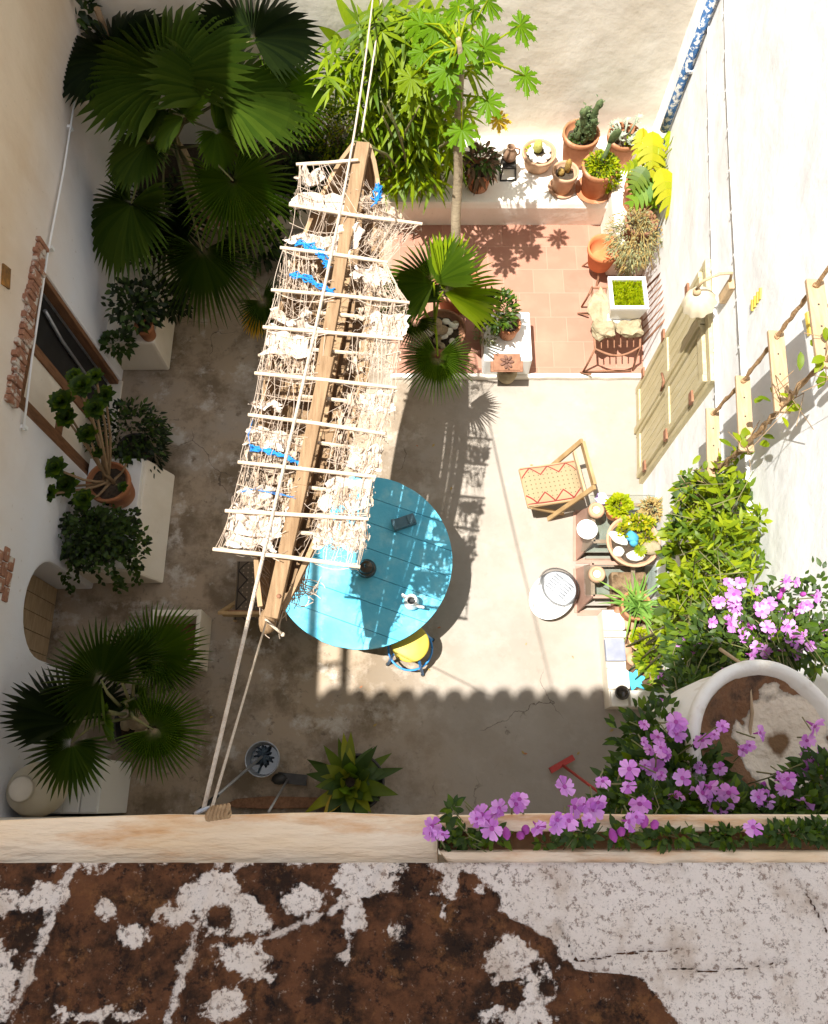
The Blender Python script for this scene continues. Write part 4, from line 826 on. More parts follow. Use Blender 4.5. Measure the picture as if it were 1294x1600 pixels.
# ---- shell lamp on the right wall
lb = RW(1136, 455, .0); t = thing('wall_lamp', 'fluted pale shell shaded lamp on a curved arm above the door', 'lamp', lb)
sc = RW(1091, 466, .22)+V((0, 0, 0)); g = G(); Mq = Matrix.Rotation(R(-24), 3, 'Y')
n = 40; o = len(g.v)
for k, (r_, z_) in enumerate(((.025, .07), (.04, .065), (.08, .035), (.11, -.02), (.125, -.075))):
    for j in range(n): a = 2*math.pi*j/n; q = r_*(1+.05*k/4*(1 if (j//2) % 2 else -1)); g.v.append(sc+Mq@V((q*math.cos(a), q*math.sin(a), z_)))
for i in range(4):
    for j in range(n): g.f.append([o+i*n+j, o+i*n+(j+1) % n, o+(i+1)*n+(j+1) % n, o+(i+1)*n+j]); g.m.append(0); g.s.append(True)
g.build('lamp_shade', M['shell'], t)
g = G(); g.lathe([(.028, .07), (.03, .1), (.012, .12)], sc, 14, M=Mq); g.build('shade_cap', M['wood_pale'], t)
tp = sc+Mq@V((0, 0, .12)); wp = RW(1140, 440, .04)
g = G(); g.tube([tp, tp+V((.02, .01, .09)), tp.lerp(wp, .5)+V((0, 0, .14)), wp+V((-.02, 0, .1)), wp], .011, 8); g.build('arm', M['wood_pale'], t)
g = G(); g.box(RW(1136, 456, .025), (.05, .08, .2)); g.build('bracket', M['wood_pale'], t, bevel=.008)
# ---- rope ladder
lc = [(1281, 505), (1217, 580), (1163, 646), (1114, 692)]
cs = [RW(a, b, .2) for a, b in lc]; t = thing('rope_ladder', 'rope ladder with four pale plank rungs hanging before the white wall', 'ladder', cs[-1])
ends = []
for i, c in enumerate(cs):
    q = (dt+V((.012*i-.02, 0, .01*(i-1)))).normalized(); L = .52; g = G(); g.bar(c-q*L/2, c+q*L/2, .09, .024); g.build('rung', M['plank_rung'], t, bevel=.004); ends.append((c-q*L*.42, c+q*L*.42))
    for k in range(3): g = G(); g.stone(c+q*L*(-.3+.25*k)+V((0, 0, .0135)), (.006, .006, .003), amp=0, sub=1); g.build('nail', M['darkmetal'], t)
for k in (0, 1):
    pts = [RW(1420, 300 if k else 410, .2)]+[e[k] for e in ends]+([ends[-1][k]+V((-.02, 0, -.12))] if k == 0 else [])
    d0 = ends[0][k]+(ends[0][k]-ends[1][k])*2; pts[0] = d0; g = G()
    dense = []
    for a, b in zip(pts[:-1], pts[1:]): dense += [a.lerp(b, i/12)+V((U(-.004, .004), U(-.006, .006), U(-.003, .003))) for i in range(12)]
    dense.append(pts[-1]); g.tube(dense, [.011+.004*(i % 3 == 0) for i in range(len(dense))], 6)
    for e in ends: g.stone(e[k]+V((0, 0, .02)), (.022, .016, .014)); g.stone(e[k]-V((0, 0, .024)), (.022, .016, .014))
    g.build('side_rope', M['rope_brown'], t)
t = thing('climbing_vine', 'leafy vine shoots twining along the rope ladder rungs', 'vine', cs[-1]+V((0, -.25, -.5)))
g = G()
low = [e[0] for e in ends]
path = [low[-1]+V((-.0, -.05, -.35))]+low[::-1]+[low[0]+(low[0]-low[1])*1.5]
for s_ in range(3):
    dn_ = []
    for a, b in zip(path[:-1], path[1:]): dn_ += [a.lerp(b, i/8)+V((U(-.02, .02), U(-.025, .025), U(-.02, .02))) for i in range(8)]
    g.tube(dn_, .006-.001*s_, 5, 1)
for i, p in enumerate(low[::-1]):
    for k in range(9): g.leaf(p+V((U(-.09, .09), U(-.08, .12), U(-.1, .08))), (U(-1, 1), U(-1, .6), U(-.3, .5)), (U(-.5, .5), U(-.5, .5), 1), U(.05, .10), U(.03, .055), .3, 4, 0, .2, .5)
for k in range(26):
    a = rg.choice(path[:-1]); g.tube([a, a+V((U(-.12, .1), U(-.15, .15), U(0, .15))), a+V((U(-.2, .15), U(-.25, .25), U(-.1, .25)))], .0025, 4, 1)
g.build('foliage', [M['vine'], M['twig']], t)
# ================================================================== HANGING BOAT
A = P(567, 222, 2.72); B = P(420, 980, 2.62); ax = (B-A).normalized(); lat = V((-ax.y, ax.x, 0)).normalized(); BL = (B-A).length
def BP(s, a=0, z=0): return A.lerp(B, s)+lat*a+Z*z
boat = thing('hanging_boat', 'weathered skeleton boat slung on ropes, draped in pale netting rags', 'boat', BP(.5))
def hw(s): s = max(0, min(1, s)); return .012+.33*max(0, math.sin(math.pi*min(1, s**.92)))**.72
g = G(); NS = 26; K = 11; bm_ = []
for k in range(K):
    t0 = -86+172*k/K; t1 = -86+172*(k+.94)/K; rows = []
    jit = U(-.006, .006)
    for i in range(NS+1):
        s = .015+.955*i/NS; w = hw(s); dp = .08+.30*min(1, w/.33); row = []
        for th in (t0, t1):
            th = R(th); row.append(BP(s, w*math.sin(th), -dp*max(0, math.cos(th))**.75+.02+jit+.004*math.sin(i*1.7+k)))
        rows.append(row)
    o = len(g.v)
    for (p, q) in rows: g.v += [p, q, p-Z*.012+(-lat if k < K/2 else lat)*.004, q-Z*.012+(-lat if k < K/2 else lat)*.004]
    for i in range(NS):
        a = o+4*i; b = a+4
        for f in ((a, a+1, b+1, b), (a+2, b+2, b+3, a+3), (a, b, b+2, a+2), (a+1, a+3, b+3, b+1)): g.f.append(list(f)); g.m.append(0); g.s.append(False)
g.build('hull', M['wood_boat'], boat)
for s in (.12, .24, .36, .48, .6, .72, .84):
    w = hw(s); dp = .08+.30*min(1, w/.33); g = G()
    g.tube([BP(s, w*.97*math.sin(R(t)), -dp*max(0, math.cos(R(t)))**.75+.035) for t in range(-84, 85, 14)], .014, 5); g.build('rib', M['wood_boat'], boat)
for sg in (-1, 1):
    g = G(); q = [BP(.015+.955*i/24, sg*hw(.015+.955*i/24)*1.0, .025) for i in range(25)]
    for a, b in zip(q[:-1], q[1:]): g.bar(a, b, .03, .035)
    g.build('gunwale', M['wood_boat'], boat)
g = G()
for k in range(5): g.bar(BP(.42, -.27+.055*k, -.13+.008*(k % 2)), BP(.57, -.29+.055*k, -.15), .05, .015)
g.build('deck_boards', M['wood_boat'], boat)
g = G(); g.bar(BP(.62, .02, -.30), BP(.93, .0, -.12), .07, .05); g.bar(BP(.3, .03, -.3), BP(.6, .03, -.3), .08, .05); g.build('keelson', M['wood_boat'], boat, bevel=.006)
zb = 2.79
j1 = P(508, 580, zb); a0 = P(568, 226, zb); b0 = P(424, 966, zb-.05)
g = G(); g.bar(a0, P(540, 372, zb), .10, .06); g.bar(P(541, 366, zb+.005), P(523, 470, zb), .085, .055); g.bar(P(524, 465, zb-.004), P(500, 600, zb-.01), .085, .055); g.build('spine_beam', M['wood_beam'], boat, bevel=.006)
g = G(); g.bar(P(513, 560, zb+.03), P(470, 760, zb+.02), .085, .06); g.bar(P(471, 755, zb+.017), b0, .09, .06); g.build('spine_beam', M['wood_beam'], boat, bevel=.006)
g = G(); g.stone(BP(.992, 0, .06), (.055, .09, .08), 0, .1, 2, math.atan2(ax.y, ax.x)-math.pi/2); g.build('bow_block', M['wood_beam'], boat)
g = G(); g.lathe([(.012, 0), (.014, .01), (.004, .016)], P(436, 932, zb-.01), 8); g.build('peg', M['rust'], boat)
zs = 2.845
SK = [((463, 257), (560, 250)), ((452, 320), (660, 350)), ((438, 387), (606, 410)), ((424, 453), (640, 473)), ((411, 511), (630, 530)), ((398, 583), (620, 606)), ((388, 648), (602, 678)), ((372, 722), (588, 745)), ((352, 798), (576, 811)), ((333, 858), (563, 886))]
sk = []
for i, (a, b) in enumerate(SK):
    p, q = P(*a, zs+.012*(i % 2)), P(*b, zs-.01*(i % 3)); sk.append((p, q)); g = G()
    mid = p.lerp(q, .5)+V((0, U(-.008, .008), U(-.006, .006))); g.tube([p, p.lerp(mid, .5), mid, mid.lerp(q, .5), q], [.012, .014, .0135, .014, .011], 7, 0, True, False); g.build('cross_stick', M['stick'], boat)
for i in (3, 4, 5, 6, 7, 8):   # shorter lower sticks under the beam
    p, q = sk[i]; g = G(); g.tube([p.lerp(q, .34)+ax*.085-Z*.09, p.lerp(q, .82)+ax*.085-Z*.09], .013, 6, 0, True, False); g.build('cross_stick', M['stick'], boat)
# netting: knotted cords between the sticks plus crumpled rags of net
def netmat(name, c1, c2, lo, hi, sc):
    m = mat(name, c1, c2, .95, 30, .5, 90); N = m.node_tree.nodes; Lk = m.node_tree.links.new; bs = N['Principled BSDF']
    tc = N.new('ShaderNodeTexCoord'); mp = N.new('ShaderNodeMapping'); mp.inputs['Scale'].default_value = (5.5, .8, 3); mp.inputs['Rotation'].default_value = (0, 0, R(-9)); Lk(tc.outputs['Object'], mp.inputs[0])
    n = N.new('ShaderNodeTexNoise'); n.inputs['Scale'].default_value = sc; n.inputs['Detail'].default_value = 5; n.inputs['Roughness'].default_value = .6; Lk(mp.outputs[0], n.inputs['Vector'])
    r = N.new('ShaderNodeMapRange'); r.inputs[1].default_value = lo; r.inputs[2].default_value = hi; Lk(n.outputs[0], r.inputs[0]); Lk(r.outputs[0], bs.inputs['Alpha']); return m
M['rag'] = netmat('net_rag', (.50, .41, .33), (.66, .58, .50), .38, .43, 7)
M['rag_open'] = netmat('net_open', (.34, .25, .17), (.52, .41, .31), .50, .54, 9)
def rag(g, c0, c1, d0, d1, mi, amp=.035, n=24, sag=.05):
    sd = V((U(0, 90), U(0, 90), U(0, 90))); o = len(g.v)
    for j in range(n+1):
        for i in range(n+1):
            u, v = i/n, j/n; p = c0.lerp(c1, u).lerp(d0.lerp(d1, u), v)
            e = mn.noise(V((u*3, v*3, 0))+sd); e2 = mn.noise(V((u*8, v*8, 3))+sd); ed = 1-max(abs(u-.5), abs(v-.5))*2
            p = p+Z*(amp*2.0*e+amp*.5*e2-sag*math.sin(math.pi*v)*(.4+.6*math.sin(math.pi*u)))+lat*(.03*e2+.04*mn.noise(V((v*4, 7, 0))+sd)*(1-ed))+ax*(.05*mn.noise(V((u*4, 3, 5))+sd)*(1-ed))
            g.v.append(p)
    for j in range(n):
        for i in range(n): a = o+j*(n+1)+i; g.f.append([a, a+1, a+n+2, a+n+1]); g.m.append(mi); g.s.append(True)
def SKP(i, t): return sk[i][0].lerp(sk[i][1], t)
g = G()
#      bay, t0, t1 (across), v0, v1 (along), kind
RG = [(0, .04, .36, .08, .42, 0), (0, .02, .48, .62, .98, 0), (0, .5, .9, .5, 1.0, 1), (1, .04, .40, .55, .8, 0), (1, .5, .88, .12, .55, 1), (1, .42, .62, .2, 1.0, 0),
      (2, .04, .34, .2, .9, 1), (2, .55, .95, .1, .5, 0), (2, .62, .98, .4, 1.0, 1), (3, .02, .3, .45, .75, 0), (3, .02, .42, .8, 1.02, 0), (3, .5, .98, .0, .5, 1), (3, .72, .99, .3, 1., 0),
      (4, .02, .36, .0, .5, 0), (4, .0, .4, .5, 1, 1), (4, .62, .99, .1, .7, 1), (5, .0, .2, .5, .75, 0), (5, .58, 1.0, .1, .98, 1), (5, .75, 1.0, .1, .5, 0),
      (6, .02, .44, .25, .9, 1), (6, .02, .3, .2, .6, 0), (6, .66, 1.0, .0, 1., 1), (6, .78, 1., .3, .9, 0), (7, .04, .46, .1, .9, 1), (7, .05, .3, .5, .95, 0), (7, .6, .98, .05, .75, 0), (7, .7, 1, .2, 1, 1),
      (8, .04, .42, -.12, .55, 0), (8, .05, .38, .0, .82, 0), (8, .64, .98, .02, .62, 0), (8, .66, 1.0, .0, .7, 1)]
for (k, t0, t1, v0, v1, mi) in RG:
    if t0 >= .5: t0 = max(t0, .64)
    def Q(t, v): return SKP(k, t).lerp(SKP(k+1, t), v)-Z*.03
    rag(g, Q(t0, v0), Q(t1, v0), Q(t0, v1), Q(t1, v1), mi, U(.02, .04))
    if mi == 0: 
        o = len(g.v)
g.build('net_rags', [M['rag'], M['rag_open']], boat)
g = G()
def cord(a, b, sag, wob, r=.0032, mi=0):
    n = 6; q = []
    o1 = V((U(-wob, wob), U(-wob, wob), U(-wob, wob)*.6)); 
    for i in range(n+1): t = i/n; q.append(a.lerp(b, t)-Z*sag*math.sin(math.pi*t)+o1*math.sin(math.pi*t*U(.9, 1.1)))
    g.tube(q, r, 4, mi, False, False)
for k in range(9):
    sides = [(0.03, .46), (.63, .98)] if k > 0 else [(.05, .9)]
    for (lo, hi) in sides:
        for _ in range(11):
            edge = U(0, 1)**1.9; t = lo+(hi-lo)*edge if lo < .5 else hi-(hi-lo)*edge
            cord(SKP(k, t), SKP(k+1, min(.99, max(.01, t+U(-.07, .07)))), U(0, .05), .015, .0019)
        for _ in range(9):
            t = U(lo, hi); v = U(0, 1); c0_ = SKP(k, t).lerp(SKP(k+1, t), v); t2 = U(lo, hi); v2 = max(0, min(1, v+U(-.7, .7))); cord(c0_-Z*U(0, .05), SKP(k, t2).lerp(SKP(k+1, t2), v2)-Z*U(0, .05), U(.03, .16), .08, U(.0012, .0022))
        for _ in range(4):   # cords running along the sticks
            v = rg.choice((U(-.02, .08), U(.92, 1.02), U(.2, .8))); cord(SKP(k, lo).lerp(SKP(k+1, lo), v), SKP(k, hi).lerp(SKP(k+1, hi), v+U(-.08, .08)), U(.02, .09), .03, .0026)
for (k, t0, t1, v0, v1, mi) in RG:        # tangled wool of old line over the open net
    for _ in range(42 if mi else 14):
        t, v = U(max(.02, t0 if t0 < .5 else max(.64, t0)), min(.98, t1)), U(max(.05, v0), min(.95, v1)); tv, vv = U(-1, 1), U(-1, 1); q = []
        for i in range(10):
            q.append(SKP(k, t).lerp(SKP(k+1, t), v)-Z*(.02+.05*abs(math.sin(i*1.3+tv*9)))); tv += U(-.9, .9); vv += U(-.9, .9); tv *= .85; vv *= .85
            t = min(.985, max(.015, t+tv*.022)); v = min(1.02, max(-.02, v+vv*.09))
        g.tube(q, U(.0009, .0016), 3, 0, False, False)
for sg in (-1, 1):                       # lashings at the bow
    for k in range(22): s = .86+.11*k/22; cord(BP(s, sg*hw(s)*1.02, .03), BP(s+U(.0, .05), sg*hw(s+.03)*U(.6, 1.1), -.25+U(0, .1)), .02, .03, .003)
for k in range(16): a = BP(.93+U(-.02, .03), .12+U(-.05, .05), .0); cord(a, a+V((U(.05, .14), U(-.06, .1), -U(.1, .2))), .1, .06, .003)
g.build('net_cords', M['cord'], boat)
for (pts, r) in (([(465, 378), (480, 384), (497, 392), (508, 402)], .028), ([(453, 430), (475, 434), (497, 446), (518, 456)], .026), ([(392, 700), (415, 704), (445, 714), (472, 726)], .024), ([(378, 768), (400, 764), (425, 770), (462, 778)], .009), ([(592, 290), (592, 303), (588, 315)], .03), ([(500, 398), (508, 408), (512, 418)], .018), ([(392, 705), (388, 680), (395, 655)], .006)):
    g = G(); q = [P(a, b, 2.83) for a, b in pts]
    for s_ in range(9 if r > .012 else 3):
        d_ = []; o_ = V((U(-1, 1), U(-1, 1), U(-.5, .6)))*r
        for a, b in zip(q[:-1], q[1:]): d_ += [a.lerp(b, i/4)+o_*math.sin(.5+i)+V((U(-1, 1), U(-1, 1), U(-.5, 1)))*r*.5 for i in range(4)]
        d_.append(q[-1]+o_*.7+V((U(-1, 1), U(-1, 1), 0))*r); g.tube(d_, [r*.17*U(.6, 1.6) for _ in d_], 5, 0, True, True)
    g.build('blue_net', M['blue'], boat)
# ropes carrying the boat
hook = P(318, 1266, ZP+.03); far = PYL(586, -30, YF)
t = thing('rope', 'long pale rope running over the boat from iron ring to back wall', 'rope', hook)
g = G(); q = [hook.lerp(far, i/40)-Z*.28*math.sin(math.pi*i/40) for i in range(41)]
def twist(g, q, r, n=6): g.tube(q, r, n); 
g.tube(q, [.0042+.0030*min(1, i/12) for i in range(41)], 7); g.build('rope_line', M['rope'], t)
far2 = PYL(600, -30, YF); t = thing('rope', 'thinner rope tied to both ends of the hanging boat', 'rope', BP(.99, 0, .1))
g = G(); q = [hook+V((.012, .0, -.01)), hook.lerp(BP(.995, 0, .1), .5)-Z*.03, BP(.995, 0, .1)]; g.tube(q, [.0032, .0045, .006], 6); g.build('rope_line', M['rope'], t)
g = G(); g.tube([BP(.0, 0, .1), BP(0, 0, .1).lerp(far2, .5)-Z*.04, far2], .008, 6); g.build('rope_line', M['rope'], t)
g = G(); p = BP(.995, 0, .14); g.tube([p, p+V((.02, -.02, .02)), p+V((.06, -.05, -.02)), p+V((.1, -.08, -.06))], .009, 6); g.stone(p+V((.1, -.08, -.06)), (.014, .014, .014)); g.build('loose_end', M['rope'], t)
t = thing('iron_ring', 'iron ring on the ledge with coiled brown rope', 'ring', hook)
g = G(); q = [hook+V((.012*math.cos(a), 0.005*math.cos(a), .008+.013*math.sin(a))) for a in [i*math.pi/8 for i in range(17)]]; g.tube(q, .003, 6); g.build('ring', M['galv'], t)
for k in range(6): g = G(); c = hook+V((.012+.0068*k, -.006+.001*k, .004)); g.tube([c+V((.002*math.sin(a*2), .010*math.cos(a), .009*math.sin(a))) for a in [i*math.pi/7 for i in range(15)]], .0042, 6); g.build('rope_turn', M['rope_brown'], t)
# ================================================================== TABLE AND ITS THINGS
tz = .75; tc = P(571, 878, tz); tr = .795; tc = V((P(707, 876, tz).x-tr, P(571, 1015, tz).y+tr, 0))
t = thing('round_table', 'large round turquoise plank table half under the hanging boat', 'table', tc)
tm = mat('table_paint', (.07, .41, .60), (.12, .48, .65), .6, 5, .3, 30, c3=(.24, .57, .68), s3=4, t3=(.5, .72))
pd = (P(700, 795, tz)-P(590, 758, tz)); pd = V((pd.x, pd.y, 0)).normalized(); pe = V((-pd.y, pd.x, 0))
g = G(); nb = 7; bw = 2*tr/nb
for k in range(nb):
    y0 = -tr+k*bw+.0018; y1 = -tr+(k+1)*bw-.0018
    def cx(y): return math.sqrt(max(0, tr*tr-y*y))
    ys = [y0+(y1-y0)*i/8 for i in range(9)]; poly = [(cx(y), y) for y in ys]+[(-cx(y), y) for y in ys[::-1]]
    g.prism(poly, tc+Z*(tz-.03), pd, pe, (0, 0, .03))
g.build('tabletop', tm, t, bevel=.004)
g = G(); g.lathe([(tr-.07, tz-.085), (tr-.05, tz-.085), (tr-.05, tz-.032), (tr-.07, tz-.032)], tc, 48); g.lathe([(tr*.98, tz-.0315), (tr*.98, tz-.029), (.01, tz-.029), (.01, tz-.0315)], tc, 48, cap=False); g.build('apron', tm, t)
for k in range(4): a = k*math.pi/2+.6; g = G(); g.tube([tc+V((math.cos(a)*.55, math.sin(a)*.55, tz-.09)), tc+V((math.cos(a)*.6, math.sin(a)*.6, 0))], [.035, .025], 8); g.build('leg', tm, t)
c = P(573, 889, tz+.07); c = V((c.x, c.y, tz+.002)); t = thing('round_pot', 'dark round lidded pot on the turquoise table', 'pot', c)
dkb = mat('dark_glaze', (.03, .022, .016), (.05, .036, .026), .25, 8, spec=.6)
g = G(); g.lathe([(.035, 0), (.075, .03), (.086, .075), (.078, .11), (.062, .13)], c, 28); g.build('body', dkb, t); g = G(); g.lathe([(.066, .13), (.05, .148), (.018, .155), (.014, .165), (.018, .175), (.008, .182)], c, 24); g.build('lid', dkb, t)
c = P(632, 815, tz+.05); c = V((c.x, c.y, tz+.002)); t = thing('tin_box', 'small grey blue box lying on the turquoise table', 'box', c)
bx = mat('grey_box', (.06, .13, .17), (.08, .16, .2), .5, 12); an = R(20)
g = G(); g.box(c+Z*.03, (.2, .1, .06), rz=an); g.build('box_body', bx, t, bevel=.008); g = G(); Mz = Matrix.Rotation(an, 3, 'Z'); g.box(c+Mz@V((.06, 0, .066)), (.06, .08, .012), rz=an); g.build('clasp', bx, t, bevel=.003); g = G(); g.box(c+Mz@V((-.095, 0, .05)), (.03, .106, .04), rz=an); g.build('end_cap', bx, t, bevel=.004)
c = P(643, 940, tz+.1); c = V((c.x, c.y, tz+.002)); t = thing('jug', 'white ceramic jug near the sunlit edge of the table', 'jug', c)
g = G(); g.lathe([(.045, 0), (.062, .03), (.064, .08), (.046, .13), (.04, .16), (.048, .175), (.042, .175), (.034, .15), (.034, .11)], c, 28, cap=False); g.lathe([(.03, .09), (.001, .09)], c, 20, 1, cap=False); g.build('jug_body', [M['ceramic'], M['black']], t)
g = G(); g.tube([c+V((-.04, .03, .15)), c+V((-.075, .05, .16)), c+V((-.08, .055, .09)), c+V((-.05, .035, .05))], .008, 6); g.build('handle', M['ceramic'], t)
g = G(); g.tube([c+V((.045, -.03, .08)), c+V((.08, -.05, .12)), c+V((.1, -.065, .17))], [.02, .014, .01], 8); g.build('spout', M['ceramic'], t)
# yellow stool
c = P(641, 1005, .45); t = thing('stool', 'round yellow seated stool with blue tubular legs half under the table', 'stool', (c.x, c.y, 0))
g = G(); g.lathe([(.15, .42), (.168, .43), (.17, .45), (.155, .462), (.05, .464), (.004, .464)], (c.x, c.y, 0), 32); g.build('seat', M['yellowseat'], t)
for k in range(4):
    a = k*math.pi/2+.5; g = G(); g.tube([(c.x+math.cos(a)*.12, c.y+math.sin(a)*.12, .43), (c.x+math.cos(a)*.17, c.y+math.sin(a)*.17, .36), (c.x+math.cos(a)*.24, c.y+math.sin(a)*.24, .0)], .014, 8); lg = g.build('leg', M['blueplastic'], t)
    g = G(); g.lathe([(.017, 0), (.019, .02), (.015, .03)], (c.x+math.cos(a)*.24, c.y+math.sin(a)*.24, 0), 8); g.build('foot_cap', M['black'], lg)
g = G(); g.tube([(c.x+math.cos(a)*.2, c.y+math.sin(a)*.2, .2) for a in [i*math.pi/14 for i in range(29)]], .01, 6); g.build('foot_ring', M['blueplastic'], t)
# kilim chairs
def kilim(name, base, line, dots):
    m = bpy.data.materials.new(name); m.use_nodes = True; N, Lk, bs = add_nodes(m); bs.inputs['Roughness'].default_value = .95
    uv = N.new('ShaderNodeUVMap'); sp = N.new('ShaderNodeSeparateXYZ'); Lk(uv.outputs[0], sp.inputs[0])
    def ma(op, a, b=None):
        x = N.new('ShaderNodeMath'); x.operation = op
        for i, q in enumerate((a, b)):
            if q is None: continue
            if isinstance(q, (int, float)): x.inputs[i].default_value = q
            else: Lk(q, x.inputs[i])
        return x.outputs[0]
    u, v = sp.outputs[0], sp.outputs[1]
    tri = ma('ABSOLUTE', ma('SUBTRACT', ma('FRACT', ma('MULTIPLY', u, 3.0)), .5))           # 0..0.5 zigzag
    vv = ma('ABSOLUTE', ma('SUBTRACT', v, .5))
    ln = ma('LESS_THAN', ma('ABSOLUTE', ma('SUBTRACT', ma('ADD', vv, ma('MULTIPLY', tri, .44)), .45)), .022)
    ln2 = ma('LESS_THAN', ma('ABSOLUTE', ma('SUBTRACT', vv, .455)), .012)
    l = ma('MAXIMUM', ln, ln2)
    d = ma('LESS_THAN', ma('ADD', ma('ABSOLUTE', ma('SUBTRACT', ma('FRACT', ma('MULTIPLY', u, 12)), .5)), ma('ABSOLUTE', ma('SUBTRACT', ma('FRACT', ma('MULTIPLY', v, 9)), .5))), .2)
    inn = ma('LESS_THAN', ma('ADD', vv, ma('MULTIPLY', tri, .44)), .40); d = ma('MULTIPLY', d, inn)
    n = N.new('ShaderNodeTexNoise'); n.inputs['Scale'].default_value = 60; Lk(uv.outputs[0], n.inputs['Vector'])
    x0 = N.new('ShaderNodeMixRGB'); Lk(n.outputs[0], x0.inputs[0]); x0.inputs[1].default_value = (*base, 1); x0.inputs[2].default_value = (*[c*.8 for c in base], 1)
    x1 = N.new('ShaderNodeMixRGB'); Lk(d, x1.inputs[0]); Lk(x0.outputs[0], x1.inputs[1]); x1.inputs[2].default_value = (*dots, 1)
    x2 = N.new('ShaderNodeMixRGB'); Lk(l, x2.inputs[0]); Lk(x1.outputs[0], x2.inputs[1]); x2.inputs[2].default_value = (*line, 1); Lk(x2.outputs[0], bs.inputs['Base Color'])
    b = N.new('ShaderNodeBump'); b.inputs['Strength'].default_value = .4; b.inputs['Distance'].default_value = .004; Lk(n.outputs[0], b.inputs['Height']); Lk(b.outputs[0], bs.inputs['Normal']); return m
def kchair(label, c, ang, km, frame, cl):
    t = thing('folding_chair', label, 'chair', (c.x, c.y, 0)); Mz = Matrix.Rotation(ang, 3, 'Z')
    def L(x, y, z): return V((c.x, c.y, 0))+Mz@V((x, y, z))         # +x front
    g = G(); n = 12; o = len(g.v); D, Wd = .54, .40
    for j in range(n+1):
        for i in range(n+1): u, v = i/n, j/n; g.v.append(L(-.27+D*u, -Wd/2+Wd*v, .40+.05*(1-(2*v-1)**4)*(1-(2*u-1)**6)-.02*math.sin(math.pi*u)+.06*u*u*.4))
    for j in range(n):
        for i in range(n): a = o+j*(n+1)+i; g.f.append([a, a+1, a+n+2, a+n+1]); g.m.append(0); g.s.append(True)
    g.add([L(-.27, -Wd/2, .385), L(.27, -Wd/2, .41), L(.27, Wd/2, .41), L(-.27, Wd/2, .385)], [(0, 3, 2, 1)]); 
    e0 = len(g.f)
    ob = g.build('cushion', km, t); uvl = ob.data.uv_layers.new(name='UVMap')
    for p in ob.data.polygons:
        for li in p.loop_indices:
            q = Mz.transposed()@(ob.data.vertices[ob.data.loops[li].vertex_index].co+V(t['_o'])-V((c.x, c.y, 0))); uvl.data[li].uv = ((q.x+.27)/D, (q.y+Wd/2)/Wd)
    for sg in (-1, 1):
        g = G(); g.bar(L(-.29, sg*.235, .76), L(.02, sg*.225, .01), .045, .028); g.build('back_leg', M[frame], t, bevel=.005)
        g = G(); g.bar(L(.24, sg*.195, .37), L(-.14, sg*.195, .01), .035, .026); g.build('front_leg', M[frame], t, bevel=.005)
        g = G(); g.bar(L(-.28, sg*.19, .37), L(.27, sg*.19, .38), .03, .03); g.build('seat_rail', M[frame], t, bevel=.004)
    g = G(); g.bar(L(-.295, -.218, .74), L(-.295, .218, .74), .03, .09); g.build('top_rail', M[frame], t, bevel=.006)
    g = G(); g.bar(L(-.24, -.21, .58), L(-.24, .21, .58), .025, .06); g.build('back_slat', M[cl], t, bevel=.006)
    g = G(); g.bar(L(.26, -.2, .385), L(.26, .2, .385), .03, .03); g.build('front_rail', M[frame], t, bevel=.004)
    return t
c = P(862, 754, .42); kchair('folding wooden chair with cream and red zigzag kilim seat in full sun', c, R(180+10), kilim('kilim_cream', (.36, .25, .14), (.20, .025, .02), (.10, .10, .05)), 'wood_chair', 'wood_pale')
c = P(402, 922, .42); kchair('dark patterned folding chair shaded beneath the bow of the boat', c, R(90), kilim('kilim_dark', (.12, .09, .06), (.02, .015, .012), (.3, .22, .15)), 'wood_chair', 'wood_door')
# oval basin with clear lid
c = P(862, 932, .12); t = thing('oval_basin', 'white oval basin with clear plastic lid on the bare floor', 'basin', (c.x, c.y, 0)); Mo = Matrix.Rotation(R(50), 3, 'Z')@Matrix.Diagonal((1.28, 1, 1))
g = G(); g.lathe([(.13, 0), (.165, .02), (.185, .16), (.2, .17), (.2, .18), (.178, .178), (.155, .05), (.003, .045)], (c.x, c.y, 0), 40, M=Mo); g.build('bowl', M['plastic_white'], t)
l0 = V((c.x, c.y, .19))+Mo@V((.075, 0, 0)); Ml = Matrix.Rotation(R(50), 3, 'Z')@Matrix.Diagonal((.85, 1, 1))
g = G(); g.lathe([(.19, 0), (.195, .02), (.16, .06), (.13, .07), (.003, .075)], l0, 36, M=Ml); g.lathe([(.196, .0), (.204, .0), (.204, .012), (.196, .012)], l0, 36, M=Ml, cap=False)
for k in range(6): g.tube([l0+Ml@V((-.1+.035*k, -.1, .074)), l0+Ml@V((-.1+.035*k, .0, .079)), l0+Ml@V((-.1+.035*k, .1, .074))], .004, 5)
g.build('lid', M['clear'], t)
